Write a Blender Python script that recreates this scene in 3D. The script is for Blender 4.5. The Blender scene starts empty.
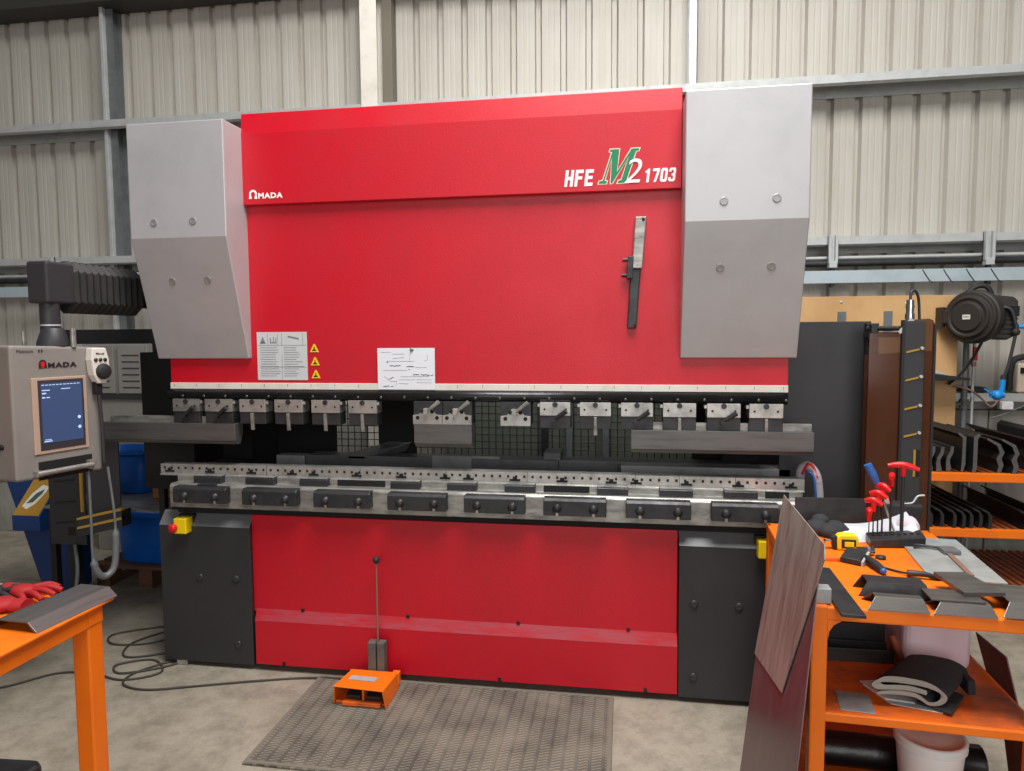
import bpy, bmesh, math, random
from mathutils import Vector, Matrix
random.seed(7)
S = bpy.context.scene
C = S.collection
R = math.radians

# ------------------------------------------------------------------ camera, world, lights, exposure
cam_data = bpy.data.cameras.new('camera')
cam = bpy.data.objects.new('camera', cam_data); C.objects.link(cam)
cam_data.sensor_width = 36.0
cam_data.lens = 36.0 * 700 / 1024
yaw, pitch, roll = R(9.201), R(4.098), R(-0.372)
fwd = Vector((-math.sin(yaw) * math.cos(pitch), math.cos(yaw) * math.cos(pitch), -math.sin(pitch)))
rt = Vector((math.cos(yaw), math.sin(yaw), 0)); up = rt.cross(fwd)
r2 = rt * math.cos(roll) + up * math.sin(roll); u2 = up * math.cos(roll) - rt * math.sin(roll)
m = Matrix((r2, u2, -fwd)).transposed().to_4x4(); m.translation = Vector((0, -3.21, 1.70))
cam.matrix_world = m
cam_data.clip_start = 0.05
S.camera = cam

S.view_settings.view_transform = 'Standard'
S.view_settings.look = 'None'
S.view_settings.gamma = 1.0
S.view_settings.use_curve_mapping = False
S.view_settings.exposure = 0.0

world = bpy.data.worlds.new('hall_daylight'); S.world = world; world.use_nodes = True
wb = world.node_tree.nodes['Background']
wb.inputs[0].default_value = (0.95, 0.97, 1.0, 1); wb.inputs[1].default_value = 0.13


def area(name, loc, rot, sx, sy, power, col=(1, .985, .96)):
    d = bpy.data.lights.new(name, 'AREA'); d.shape = 'RECTANGLE'; d.size = sx; d.size_y = sy
    d.energy = power; d.color = col
    o = bpy.data.objects.new(name, d); C.objects.link(o); o.location = loc; o.rotation_euler = [R(a) for a in rot]
    return o


area('skylight', (0.3, -1.9, 6.4), (0, 0, 0), 2.6, 2.8, 535)
area('skylight', (-0.9, 0.7, 6.4), (0, 0, 0), 2.0, 1.0, 60)
area('front_fill_light', (1.2, -10.5, 3.9), (90, 0, 0), 7.0, 6.2, 385, (1, .985, .97))  # added fill lamp behind the camera, brightens fronts and washes the hood

# ------------------------------------------------------------------ materials
def lin(c):
    c /= 255.0
    return c / 12.92 if c <= 0.04045 else ((c + 0.055) / 1.055) ** 2.4


def rgb(r, g, b): return (lin(r), lin(g), lin(b), 1)


def mat(name, col, rough=.5, metal=0., spec=.5, var=None, vscale=6., vlo=.45, vhi=.7, bump=0., bscale=60., stretch=None, detail=6., emit=None, estr=1., alpha=None, trans=0., rvar=0.):
    """Principled material; var = second colour mixed in by noise (wear, dirt, tone)."""
    mt = bpy.data.materials.new(name); mt.use_nodes = True
    nt = mt.node_tree; b = nt.nodes['Principled BSDF']
    b.inputs['Base Color'].default_value = col
    b.inputs['Roughness'].default_value = rough
    b.inputs['Metallic'].default_value = metal
    b.inputs['Specular IOR Level'].default_value = spec
    if emit: b.inputs['Emission Color'].default_value = emit; b.inputs['Emission Strength'].default_value = estr
    if alpha is not None: b.inputs['Alpha'].default_value = alpha
    if trans: b.inputs['Transmission Weight'].default_value = trans
    if var or bump or rvar:
        tc = nt.nodes.new('ShaderNodeTexCoord'); mp = nt.nodes.new('ShaderNodeMapping')
        nt.links.new(tc.outputs['Object'], mp.inputs['Vector'])
        if stretch: mp.inputs['Scale'].default_value = stretch
    if var or rvar:
        n = nt.nodes.new('ShaderNodeTexNoise'); n.inputs['Scale'].default_value = vscale; n.inputs['Detail'].default_value = detail
        n.inputs['Roughness'].default_value = .65
        nt.links.new(mp.outputs['Vector'], n.inputs['Vector'])
        cr = nt.nodes.new('ShaderNodeValToRGB'); cr.color_ramp.elements[0].position = vlo; cr.color_ramp.elements[1].position = vhi
        cr.color_ramp.elements[0].color = col; cr.color_ramp.elements[1].color = var or col
        nt.links.new(n.outputs['Fac'], cr.inputs['Fac'])
        if var: nt.links.new(cr.outputs['Color'], b.inputs['Base Color'])
        if rvar:
            mr = nt.nodes.new('ShaderNodeMapRange'); mr.inputs['To Min'].default_value = rough - rvar; mr.inputs['To Max'].default_value = rough + rvar
            mr.inputs['From Min'].default_value = .3; mr.inputs['From Max'].default_value = .7
            nt.links.new(n.outputs['Fac'], mr.inputs['Value']); nt.links.new(mr.outputs['Result'], b.inputs['Roughness'])
    if bump:
        n2 = nt.nodes.new('ShaderNodeTexNoise'); n2.inputs['Scale'].default_value = bscale; n2.inputs['Detail'].default_value = 3
        nt.links.new(mp.outputs['Vector'], n2.inputs['Vector'])
        bp = nt.nodes.new('ShaderNodeBump'); bp.inputs['Strength'].default_value = bump; bp.inputs['Distance'].default_value = .004
        nt.links.new(n2.outputs['Fac'], bp.inputs['Height']); nt.links.new(bp.outputs['Normal'], b.inputs['Normal'])
    return mt


M = {}
M['red'] = mat('red_paint', rgb(196, 3, 32), .43, spec=.55, bump=.22, bscale=210, var=rgb(186, 5, 31), vscale=2.5, vlo=.4, vhi=.75, rvar=.07)
M['red_worn'] = mat('worn_red_paint', rgb(168, 58, 70), .55, var=rgb(184, 12, 34), vscale=5, vlo=.44, vhi=.64, stretch=(1, 6, 6))
M['dgrey'] = mat('dark_grey_paint', rgb(47, 47, 49), .45, bump=.08, bscale=220, var=rgb(42, 42, 44), vscale=3, rvar=.06)
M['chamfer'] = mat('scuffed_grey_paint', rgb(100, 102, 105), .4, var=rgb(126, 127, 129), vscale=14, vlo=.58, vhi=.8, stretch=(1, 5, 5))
M['cover'] = mat('light_grey_paint', rgb(182, 181, 184), .45, metal=.25, bump=.05, bscale=240, var=rgb(174, 173, 176), vscale=4)
M['cap'] = mat('grey_cap', rgb(150, 150, 150), .4, metal=.3)
M['clad'] = mat('cream_cladding', rgb(184, 180, 171), .5, spec=.4, var=rgb(170, 165, 154), vscale=2.2, vlo=.4, vhi=.8, stretch=(3, 1, .5), bump=.05, bscale=14)
M['galv'] = mat('galvanised_steel', rgb(186, 189, 188), .5, metal=.2, var=rgb(168, 171, 171), vscale=9, rvar=.08)
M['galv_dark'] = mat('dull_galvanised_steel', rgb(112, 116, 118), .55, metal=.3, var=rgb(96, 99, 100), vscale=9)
M['steelw'] = mat('white_painted_steel', rgb(222, 218, 208), .5, var=rgb(205, 200, 188), vscale=8, vlo=.5, vhi=.75)
M['steel'] = mat('bare_steel', rgb(186, 184, 180), .38, metal=.65, var=rgb(138, 136, 132), vscale=14, vlo=.42, vhi=.72, bump=.05, bscale=90, rvar=.1)
M['steel_dirty'] = mat('oily_steel', rgb(164, 162, 157), .42, metal=.55, var=rgb(106, 104, 99), vscale=10, vlo=.4, vhi=.7, stretch=(1, 3, 3), rvar=.1)
M['steel_dark'] = mat('black_oxide_steel', rgb(60, 60, 62), .45, metal=.45, var=rgb(42, 42, 44), vscale=9, bump=.05, bscale=120, rvar=.08)
M['gauge'] = mat('gauge_steel', rgb(96, 97, 100), .4, metal=.3, var=rgb(76, 77, 80), vscale=8)
M['gauge_l'] = mat('pale_gauge_steel', rgb(140, 141, 143), .4, metal=.3, var=rgb(112, 113, 115), vscale=8)
M['punch'] = mat('hardened_tool_steel', rgb(104, 102, 101), .42, metal=.55, var=rgb(82, 80, 79), vscale=8, stretch=(.4, 4, 4), bump=.04, bscale=130, rvar=.08)
M['black'] = mat('black_paint', rgb(24, 24, 26), .5, var=rgb(31, 31, 33), vscale=5)
M['roll'] = mat('oiled_black_bar', rgb(44, 44, 46), .28, metal=.55, var=rgb(30, 30, 32), vscale=7, rvar=.08)
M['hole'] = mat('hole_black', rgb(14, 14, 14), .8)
M['rubber'] = mat('black_rubber', rgb(34, 34, 36), .65, bump=.1, bscale=90)
M['orange'] = mat('orange_paint', rgb(240, 116, 3), .42, bump=.05, bscale=150, var=rgb(230, 104, 3), vscale=4, rvar=.05)
M['orange_worn'] = mat('worn_orange_paint', rgb(238, 114, 4), .5, var=rgb(124, 68, 28), vscale=5, vlo=.56, vhi=.82, bump=.05, bscale=90)
M['orange_dirty'] = mat('dirty_orange_paint', rgb(230, 104, 30), .5, var=rgb(126, 74, 52), vscale=6, vlo=.45, vhi=.72, stretch=(1, 1.6, 1))
M['rust_slat'] = mat('rusty_orange_slat', rgb(150, 70, 32), .6, var=rgb(92, 52, 36), vscale=12)
M['concrete'] = None
M['paper'] = mat('white_paper', rgb(226, 228, 236), .7)
M['notice'] = mat('notice_sheet', rgb(196, 200, 202), .6)
M['ink'] = mat('grey_print', rgb(118, 124, 130), .7)
M['inkd'] = mat('black_marker', rgb(30, 30, 36), .7)
M['white_ink'] = mat('white_lettering', rgb(246, 240, 238), .5)
M['black_ink'] = mat('black_lettering', rgb(38, 32, 30), .5)
M['green_ink'] = mat('green_lettering', rgb(0, 122, 82), .5)
M['cream_ink'] = mat('cream_outline', rgb(222, 214, 190), .5)
M['yellow'] = mat('yellow_plastic', rgb(240, 205, 10), .45)
M['yellow_line'] = mat('yellow_edge_paint', rgb(170, 128, 34), .5)
M['red_plastic'] = mat('red_plastic', rgb(214, 22, 30), .35)
M['red_glove'] = mat('red_fabric', rgb(160, 22, 26), .7, bump=.3, bscale=120)
M['beige'] = mat('beige_console_paint', rgb(134, 130, 125), .5, var=rgb(124, 120, 115), vscale=4, bump=.04, bscale=200)
M['beige_frame'] = mat('tan_screen_frame', rgb(176, 152, 134), .5)
M['screen'] = mat('lit_screen', rgb(36, 50, 80), .3, emit=rgb(66, 82, 118), estr=.6)
M['screen_text'] = mat('lit_screen_text', rgb(150, 170, 210), .3, emit=rgb(170, 195, 235), estr=.9)
M['bezel'] = mat('screen_bezel', rgb(56, 54, 58), .35)
M['white_plastic'] = mat('white_plastic', rgb(218, 214, 206), .4)
M['arm'] = mat('charcoal_arm_plastic', rgb(48, 47, 51), .5, bump=.05, bscale=150)
M['bellows'] = mat('dusty_bellows_rubber', rgb(34, 33, 34), .65, var=rgb(52, 46, 42), vscale=7)
M['blue_plastic'] = mat('blue_plastic', rgb(14, 104, 208), .4, var=rgb(12, 92, 188), vscale=4)
M['blue_paint'] = mat('blue_machine_paint', rgb(20, 54, 112), .5, var=rgb(16, 44, 92), vscale=4)
M['blue_bright'] = mat('bright_blue_hose', rgb(30, 140, 215), .4)
M['blue_handle'] = mat('blue_tool_handle', rgb(44, 96, 170), .4)
M['gold'] = mat('gold_label', rgb(168, 126, 46), .45)
M['wood_dark'] = mat('reddish_pallet_wood', rgb(112, 78, 58), .75, var=rgb(86, 58, 44), vscale=5, stretch=(1, 8, 8), bump=.2, bscale=40)
M['wood_block'] = mat('orange_brown_wood', rgb(150, 104, 58), .7, var=rgb(116, 76, 40), vscale=5, stretch=(1, 8, 8))
M['ply'] = mat('plywood', rgb(214, 172, 120), .6, var=rgb(190, 146, 96), vscale=2.5, vlo=.35, vhi=.7, stretch=(1, 3, .7), bump=.05, bscale=60)
M['acrylic'] = mat('smoked_acrylic', rgb(84, 46, 28), .12, alpha=.66)
M['conc_wall'] = mat('grey_concrete_panel', rgb(150, 148, 140), .75, var=rgb(120, 118, 112), vscale=4, vlo=.35, vhi=.75, stretch=(3, 1, .7), bump=.1, bscale=50)
M['steel_scuff'] = mat('filmed_steel_sheet', rgb(170, 158, 150), .45, metal=.3, var=rgb(128, 100, 94), vscale=5, vlo=.44, vhi=.72, stretch=(5, 4.5, .3), rvar=.1)
M['steel_purple'] = mat('purple_tinted_sheet', rgb(100, 78, 82), .36, metal=.45, var=rgb(126, 112, 110), vscale=3, vlo=.45, vhi=.75, stretch=(3, 2.4, .5), rvar=.08)
M['offcut'] = mat('grey_mill_steel', rgb(104, 100, 96), .36, metal=.5, var=rgb(78, 75, 72), vscale=7, stretch=(1, 4, 4), rvar=.08)
M['grey_plate'] = mat('light_grey_plate', rgb(168, 170, 168), .45, metal=.3, var=rgb(140, 142, 140), vscale=7)
M['jerry'] = mat('translucent_pink_plastic', rgb(242, 220, 230), .45)
M['bucket'] = mat('grubby_white_plastic', rgb(226, 226, 226), .5, var=rgb(170, 164, 152), vscale=6, vlo=.55, vhi=.78)
M['film'] = mat('black_stretch_film', rgb(20, 20, 22), .3, bump=.7, bscale=26)
M['cloth'] = mat('charcoal_felt', rgb(46, 47, 50), .85, bump=.3, bscale=120)
M['cloth_edge'] = mat('grey_felt_edge', rgb(150, 144, 136), .85)
M['block_grey'] = mat('grey_weathered_block', rgb(96, 92, 88), .7, var=rgb(70, 68, 66), vscale=12, bump=.2, bscale=60)
M['reel'] = mat('dusty_black_plastic', rgb(50, 45, 42), .5, bump=.05, bscale=90)
M['cable'] = mat('dark_cable', rgb(60, 56, 50), .6)
M['chrome'] = mat('chrome', rgb(215, 215, 215), .2, metal=1.)
M['brass'] = mat('brown_copper_tube', rgb(150, 112, 96), .45, metal=.3)
M['pinkbox'] = mat('pink_plastic', rgb(235, 130, 150), .5)
M['gasket'] = mat('dark_beam_steel', rgb(58, 56, 52), .6)


def floor_material():
    mt = bpy.data.materials.new('worn_concrete_floor'); mt.use_nodes = True
    nt = mt.node_tree; b = nt.nodes['Principled BSDF']; L = nt.links.new
    tc = nt.nodes.new('ShaderNodeTexCoord')

    def noise(scale, det, rough=.6):
        n = nt.nodes.new('ShaderNodeTexNoise'); n.inputs['Scale'].default_value = scale; n.inputs['Detail'].default_value = det
        n.inputs['Roughness'].default_value = rough; L(tc.outputs['Object'], n.inputs['Vector']); return n

    def ramp(n, stops):
        cr = nt.nodes.new('ShaderNodeValToRGB'); e = cr.color_ramp.elements
        e[0].position, e[0].color = stops[0]; e[1].position, e[1].color = stops[-1]
        for p, c in stops[1:-1]: x = e.new(p); x.color = c
        L(n.outputs['Fac'], cr.inputs['Fac']); return cr
    a = ramp(noise(1.3, 8), [(.3, rgb(130, 123, 110)), (.5, rgb(154, 146, 131)), (.72, rgb(166, 158, 143))])
    s = ramp(noise(7, 8, .75), [(.38, (.34, .32, .29, 1)), (.56, (1, 1, 1, 1))])
    f = ramp(noise(70, 4, .7), [(.3, (.72, .7, .68, 1)), (.55, (1, 1, 1, 1))])
    mx = nt.nodes.new('ShaderNodeMix'); mx.data_type = 'RGBA'; mx.blend_type = 'MULTIPLY'; mx.inputs['Factor'].default_value = .45
    L(a.outputs['Color'], mx.inputs['A']); L(s.outputs['Color'], mx.inputs['B'])
    m2 = nt.nodes.new('ShaderNodeMix'); m2.data_type = 'RGBA'; m2.blend_type = 'MULTIPLY'; m2.inputs['Factor'].default_value = .5
    L(mx.outputs['Result'], m2.inputs['A']); L(f.outputs['Color'], m2.inputs['B'])
    L(m2.outputs['Result'], b.inputs['Base Color'])
    b.inputs['Roughness'].default_value = .68
    bp = nt.nodes.new('ShaderNodeBump'); bp.inputs['Strength'].default_value = .2; bp.inputs['Distance'].default_value = .004
    L(noise(45, 5).outputs['Fac'], bp.inputs['Height']); L(bp.outputs['Normal'], b.inputs['Normal'])
    return mt


M['concrete'] = floor_material()


def mat_material():
    """rubber mat with rows of wavy ridges"""
    mt = bpy.data.materials.new('wavy_rubber_mat'); mt.use_nodes = True
    nt = mt.node_tree; b = nt.nodes['Principled BSDF']; L = nt.links.new
    tc = nt.nodes.new('ShaderNodeTexCoord')
    w = nt.nodes.new('ShaderNodeTexWave'); w.wave_type = 'BANDS'; w.bands_direction = 'Y'; w.inputs['Scale'].default_value = 17
    w.inputs['Distortion'].default_value = 0
    sx = nt.nodes.new('ShaderNodeSeparateXYZ'); L(tc.outputs['Object'], sx.inputs[0])
    # y + amp*sin(k x) gives zig-zag waves running across
    mu = nt.nodes.new('ShaderNodeMath'); mu.operation = 'MULTIPLY'; mu.inputs[1].default_value = 118; L(sx.outputs['X'], mu.inputs[0])
    si = nt.nodes.new('ShaderNodeMath'); si.operation = 'SINE'; L(mu.outputs[0], si.inputs[0])
    am = nt.nodes.new('ShaderNodeMath'); am.operation = 'MULTIPLY'; am.inputs[1].default_value = .0062; L(si.outputs[0], am.inputs[0])
    ad = nt.nodes.new('ShaderNodeMath'); ad.operation = 'ADD'; L(sx.outputs['Y'], ad.inputs[0]); L(am.outputs[0], ad.inputs[1])
    co = nt.nodes.new('ShaderNodeCombineXYZ'); L(ad.outputs[0], co.inputs['Y']); L(co.outputs[0], w.inputs['Vector'])
    # gaps between the rows, every 53 mm in x
    w2 = nt.nodes.new('ShaderNodeTexWave'); w2.wave_type = 'BANDS'; w2.bands_direction = 'X'; w2.inputs['Scale'].default_value = 5.9 * 1.0
    L(tc.outputs['Object'], w2.inputs['Vector'])
    st = nt.nodes.new('ShaderNodeMapRange'); st.inputs['From Min'].default_value = .04; st.inputs['From Max'].default_value = .16; L(w2.outputs['Fac'], st.inputs['Value'])
    h = nt.nodes.new('ShaderNodeMath'); h.operation = 'MULTIPLY'; L(w.outputs['Fac'], h.inputs[0]); L(st.outputs[0], h.inputs[1])
    bp = nt.nodes.new('ShaderNodeBump'); bp.inputs['Strength'].default_value = .9; bp.inputs['Distance'].default_value = .005
    L(h.outputs[0], bp.inputs['Height']); L(bp.outputs['Normal'], b.inputs['Normal'])
    n = nt.nodes.new('ShaderNodeTexNoise'); n.inputs['Scale'].default_value = 5; n.inputs['Detail'].default_value = 8; L(tc.outputs['Object'], n.inputs['Vector'])
    ad2 = nt.nodes.new('ShaderNodeMath'); ad2.operation = 'MULTIPLY_ADD'; ad2.inputs[1].default_value = .3; L(h.outputs[0], ad2.inputs[0]); L(n.outputs['Fac'], ad2.inputs[2])
    cr = nt.nodes.new('ShaderNodeValToRGB'); e = cr.color_ramp.elements
    e[0].position = .35; e[0].color = rgb(74, 70, 63); e[1].position = .85; e[1].color = rgb(132, 124, 111)
    L(ad2.outputs[0], cr.inputs['Fac']); L(cr.outputs['Color'], b.inputs['Base Color'])
    b.inputs['Roughness'].default_value = .75
    return mt


M['mat'] = mat_material()

# ------------------------------------------------------------------ mesh helpers
class MB:
    def __init__(s): s.v = []; s.f = []; s.sm = []

    def add(s, vs, fs, smooth=False):
        o = len(s.v); s.v += [tuple(v) for v in vs]
        for f in fs: s.f.append(tuple(i + o for i in f)); s.sm.append(smooth)
        return s

    def box(s, x0, x1, y0, y1, z0, z1):
        return s.add([(x0, y0, z0), (x1, y0, z0), (x1, y1, z0), (x0, y1, z0), (x0, y0, z1), (x1, y0, z1), (x1, y1, z1), (x0, y1, z1)],
                     [(0, 3, 2, 1), (4, 5, 6, 7), (0, 1, 5, 4), (1, 2, 6, 5), (2, 3, 7, 6), (3, 0, 4, 7)])

    def hexa(s, p):
        """eight corners, same order as box"""
        return s.add(p, [(0, 3, 2, 1), (4, 5, 6, 7), (0, 1, 5, 4), (1, 2, 6, 5), (2, 3, 7, 6), (3, 0, 4, 7)])

    def prism(s, poly, a0, a1, axis='x'):
        """poly in the other two axes: axis x -> (y,z), y -> (x,z), z -> (x,y)"""
        def P(p, a): return {'x': (a, p[0], p[1]), 'y': (p[0], a, p[1]), 'z': (p[0], p[1], a)}[axis]
        n = len(poly)
        vs = [P(p, a0) for p in poly] + [P(p, a1) for p in poly]
        area2 = sum(poly[i][0] * poly[(i + 1) % n][1] - poly[(i + 1) % n][0] * poly[i][1] for i in range(n))
        cw = (area2 < 0) ^ (axis == 'y')
        A = tuple(range(n)); B = tuple(range(n, 2 * n)); sd = [(i, (i + 1) % n, n + (i + 1) % n, n + i) for i in range(n)]
        fs = [A[::-1], B] + sd
        if cw: fs = [f[::-1] for f in fs]
        return s.add(vs, fs)

    def cyl(s, p0, p1, r, n=16, r1=None, caps=True, smooth=True):
        p0, p1 = Vector(p0), Vector(p1); d = (p1 - p0).normalized()
        a = d.orthogonal().normalized(); b = d.cross(a); r1 = r if r1 is None else r1
        vs = []
        for p, q in ((p0, r), (p1, r1)):
            for i in range(n):
                t = 2 * math.pi * i / n; vs.append(p + a * math.cos(t) * q + b * math.sin(t) * q)
        s.add(vs, [(i, (i + 1) % n, n + (i + 1) % n, n + i) for i in range(n)], smooth)
        if caps:
            s.add(vs[:n], [tuple(range(n))[::-1]]); s.add(vs[n:], [tuple(range(n))])
        return s

    def lathe(s, c, prof, n=28, axis=(0, 0, 1), smooth=True):
        """prof = [(r, h)] around axis from point c"""
        c = Vector(c); d = Vector(axis).normalized(); a = d.orthogonal().normalized(); b = d.cross(a); k = len(prof)
        vs = [c + d * h + (a * math.cos(2 * math.pi * i / n) + b * math.sin(2 * math.pi * i / n)) * max(r, 1e-5) for r, h in prof for i in range(n)]
        fs = [(j * n + i, j * n + (i + 1) % n, (j + 1) * n + (i + 1) % n, (j + 1) * n + i) for j in range(k - 1) for i in range(n)]
        return s.add(vs, fs, smooth)

    def ball(s, c, r, n=16):
        return s.lathe(c, [(r * math.sin(math.pi * j / 10), -r * math.cos(math.pi * j / 10)) for j in range(11)], n)

    def tube(s, pts, r, n=8, rad=None, smooth_path=True, caps=True):
        P = [Vector(p) for p in pts]
        if smooth_path and len(P) > 2:
            Q = []
            for i in range(len(P) - 1):
                p0 = P[max(i - 1, 0)]; p1 = P[i]; p2 = P[i + 1]; p3 = P[min(i + 2, len(P) - 1)]
                for k in range(8):
                    t = k / 8
                    Q.append(.5 * ((2 * p1) + (p2 - p0) * t + (2 * p0 - 5 * p1 + 4 * p2 - p3) * t * t + (3 * p1 - p0 - 3 * p2 + p3) * t ** 3))
            Q.append(P[-1]); P = Q
        k = len(P); vs = []; a = None
        for i, p in enumerate(P):
            d = (P[min(i + 1, k - 1)] - P[max(i - 1, 0)])
            d = d.normalized() if d.length > 1e-9 else Vector((0, 0, 1))
            if a is None: a = d.orthogonal().normalized()
            a = (a - d * a.dot(d)); a = a.normalized() if a.length > 1e-6 else d.orthogonal().normalized()
            b = d.cross(a); q = r if rad is None else rad(i / (k - 1))
            for j in range(n):
                t = 2 * math.pi * j / n; vs.append(p + a * math.cos(t) * q + b * math.sin(t) * q)
        s.add(vs, [(i * n + j, i * n + (j + 1) % n, (i + 1) * n + (j + 1) % n, (i + 1) * n + j) for i in range(k - 1) for j in range(n)], True)
        if caps: s.add(vs[:n], [tuple(range(n))[::-1]]); s.add(vs[-n:], [tuple(range(n))])
        return s

    def ribbon(s, pts, w, t):
        """flat strip of width w along x, thickness t, through (y,z) points"""
        n = len(pts); top = []; bot = []
        for i, (y, z) in enumerate(pts):
            y0, z0 = pts[max(i - 1, 0)]; y1, z1 = pts[min(i + 1, n - 1)]
            l = math.hypot(y1 - y0, z1 - z0) or 1; ny, nz = -(z1 - z0) / l, (y1 - y0) / l
            top.append((y + ny * t / 2, z + nz * t / 2)); bot.append((y - ny * t / 2, z - nz * t / 2))
        return s.prism(top + bot[::-1], -w / 2, w / 2, 'x')

    def xf(s, mtx, start=0):
        for i in range(start, len(s.v)): s.v[i] = tuple(mtx @ Vector(s.v[i]))
        return s

    def build(s, name, material, parent=None, loc=None, bevel=0., seg=2, rotz=0.):
        me = bpy.data.meshes.new(name)
        L = Vector(loc) if loc else Vector((0, 0, 0))
        me.from_pydata([tuple(Vector(v) - L) for v in s.v], [], s.f); me.update()
        for p, q in zip(me.polygons, s.sm): p.use_smooth = q
        me.materials.append(material)
        o = bpy.data.objects.new(name, me); C.objects.link(o)
        if loc: o.location = L
        if rotz: o.rotation_euler.z = rotz
        if parent is not None: o.parent = parent
        if bevel:
            b = o.modifiers.new('bevel', 'BEVEL'); b.width = bevel; b.segments = seg; b.limit_method = 'ANGLE'; b.angle_limit = R(40)
        return o


def BOX(*a): return MB().box(*a)


def tag(o, label=None, cat=None, group=None, kind=None):
    if label: o['label'] = label
    if cat: o['category'] = cat
    if group: o['group'] = group
    if kind: o['kind'] = kind
    return o


def thing(name, label, cat, loc=(0, 0, 0), rotz=0., group=None):
    o = bpy.data.objects.new(name, None); C.objects.link(o); o.location = loc; o.rotation_euler.z = rotz
    o.empty_display_size = .1
    return tag(o, label, cat, group)


class Root:
    """a thing whose parts are given in world coordinates"""
    def __init__(s, name, label, cat, loc, group=None):
        s.o = thing(name, label, cat, loc, 0., group); s.l = Vector(loc)

    def part(s, mb, name, material, bevel=0., parent=None, label=None, seg=2):
        mb.v = [tuple(Vector(v) - s.l) for v in mb.v]
        o = mb.build(name, material, parent or s.o, None, bevel, seg)
        if label: o['label'] = label
        return o


def single(mb, name, material, label, cat, loc, group=None, bevel=0.):
    return tag(mb.build(name, material, None, loc, bevel), label, cat, group)


def struct(mb, name, material, bevel=0.):
    return tag(mb.build(name, material, None, None, bevel), kind='structure')


def text_mb(string, origin, u, v, height, width=None, shear=0., bold=.0, depth=.001, space=1.):
    """lettering as a thin raised mesh: origin bottom-left, u right, v up, height of capitals"""
    cu = bpy.data.curves.new('lettering', 'FONT'); cu.body = string; cu.size = 1.0; cu.shear = shear; cu.offset = bold; cu.resolution_u = 3; cu.space_character = space
    ob = bpy.data.objects.new('lettering', cu); C.objects.link(ob)
    bpy.context.view_layer.update()
    me = bpy.data.meshes.new_from_object(ob.evaluated_get(bpy.context.evaluated_depsgraph_get()))
    bpy.data.objects.remove(ob); bpy.data.curves.remove(cu)
    xs = [q.co.x for q in me.vertices]; ys = [q.co.y for q in me.vertices]
    x0, x1, y0, y1 = min(xs), max(xs), min(ys), max(ys)
    sy = height / (y1 - y0); sx = (width / (x1 - x0)) if width else sy
    u = Vector(u).normalized(); v = Vector(v).normalized(); n = u.cross(v); o = Vector(origin)
    mb = MB()
    vs = [o + u * (q.co.x - x0) * sx + v * (q.co.y - y0) * sy + n * depth for q in me.vertices]
    mb.add(vs, [tuple(p.vertices) for p in me.polygons])
    bpy.data.meshes.remove(me)
    return mb


def poly_mb(pts, origin, u, v, depth=.001, th=.0008):
    """flat plate outline pts (in u,v) raised off a face"""
    u = Vector(u).normalized(); v = Vector(v).normalized(); n = u.cross(v); o = Vector(origin)
    k = len(pts)
    vs = [o + u * a + v * b + n * (depth + th) for a, b in pts] + [o + u * a + v * b + n * depth for a, b in pts]
    return MB().add(vs, [tuple(range(k)), tuple(range(k, 2 * k))[::-1]] + [(i, k + i, k + (i + 1) % k, (i + 1) % k) for i in range(k)])


X, Y, Z = (1, 0, 0), (0, 1, 0), (0, 0, 1)

# ------------------------------------------------------------------ the hall
struct(BOX(-8, 6, -12, 2.35, -.1, 0), 'floor', M['concrete'])


def cladding():
    prof = []; k = -52
    while k <= 12:
        xr = 1.785 + .19 * k                       # right edge of a pan, then the outward channel
        xl = xr - .136
        for dx, dy in ((0, 0), (.040, 0), (.045, .0012), (.051, .0012), (.056, 0), (.080, 0), (.085, .0012), (.091, .0012), (.096, 0), (.136, 0), (.143, .042), (.176, .042)):
            prof.append((xl + dx, 2.2 + dy))
        k += 1
    n = len(prof)
    vs = [(x, y, z) for z in (0., 5.4) for x, y in prof]
    return MB().add(vs, [(i, i + 1, n + i + 1, n + i) for i in range(n - 1)])


struct(cladding(), 'wall_back', M['clad'])
# low concrete panels along the foot of the wall
mb = MB()
for i in range(16):
    x = -7.9 + i * .8
    mb.box(x + .004, x + .796, 2.10, 2.19, 0, 1.16)
struct(mb, 'wall_back_base', M['conc_wall'], .006)
struct(BOX(-8, 6, -12, 2.35, 6.6, 6.7), 'ceiling', M['galv_dark'])


def girt(z, x0, x1, name, m_=M['galv']):
    mb = MB().prism([(2.0, z), (2.196, z), (2.196, z - .10), (2.19, z - .10), (2.19, z - .006), (2.006, z - .006), (2.006, z - .05), (2.03, z - .062), (2.027, z - .067), (2.0, z - .055)], x0, x1, 'x')
    struct(mb, name, m_)


girt(3.462, -8, 6, 'trim_1'); girt(2.37, -8, 6, 'trim_2'); girt(1.285, .9, 6, 'trim_3')
struct(BOX(-8, 6, 1.96, 2.19, 4.37, 4.62), 'trim_4', M['gasket'])


def post(x0, x1, y0, material, name):
    # H section: front flange to the room, web, rear flange on the wall
    c = (x0 + x1) / 2; t = .007
    struct(MB().prism([(x0, y0), (x1, y0), (x1, y0 + t), (c + .004, y0 + t), (c + .004, 2.19 - t), (x1, 2.19 - t), (x1, 2.19), (x0, 2.19), (x0, 2.19 - t), (c - .004, 2.19 - t), (c - .004, y0 + t), (x0, y0 + t)], 0, 5.4, 'z'), name, material)


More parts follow.
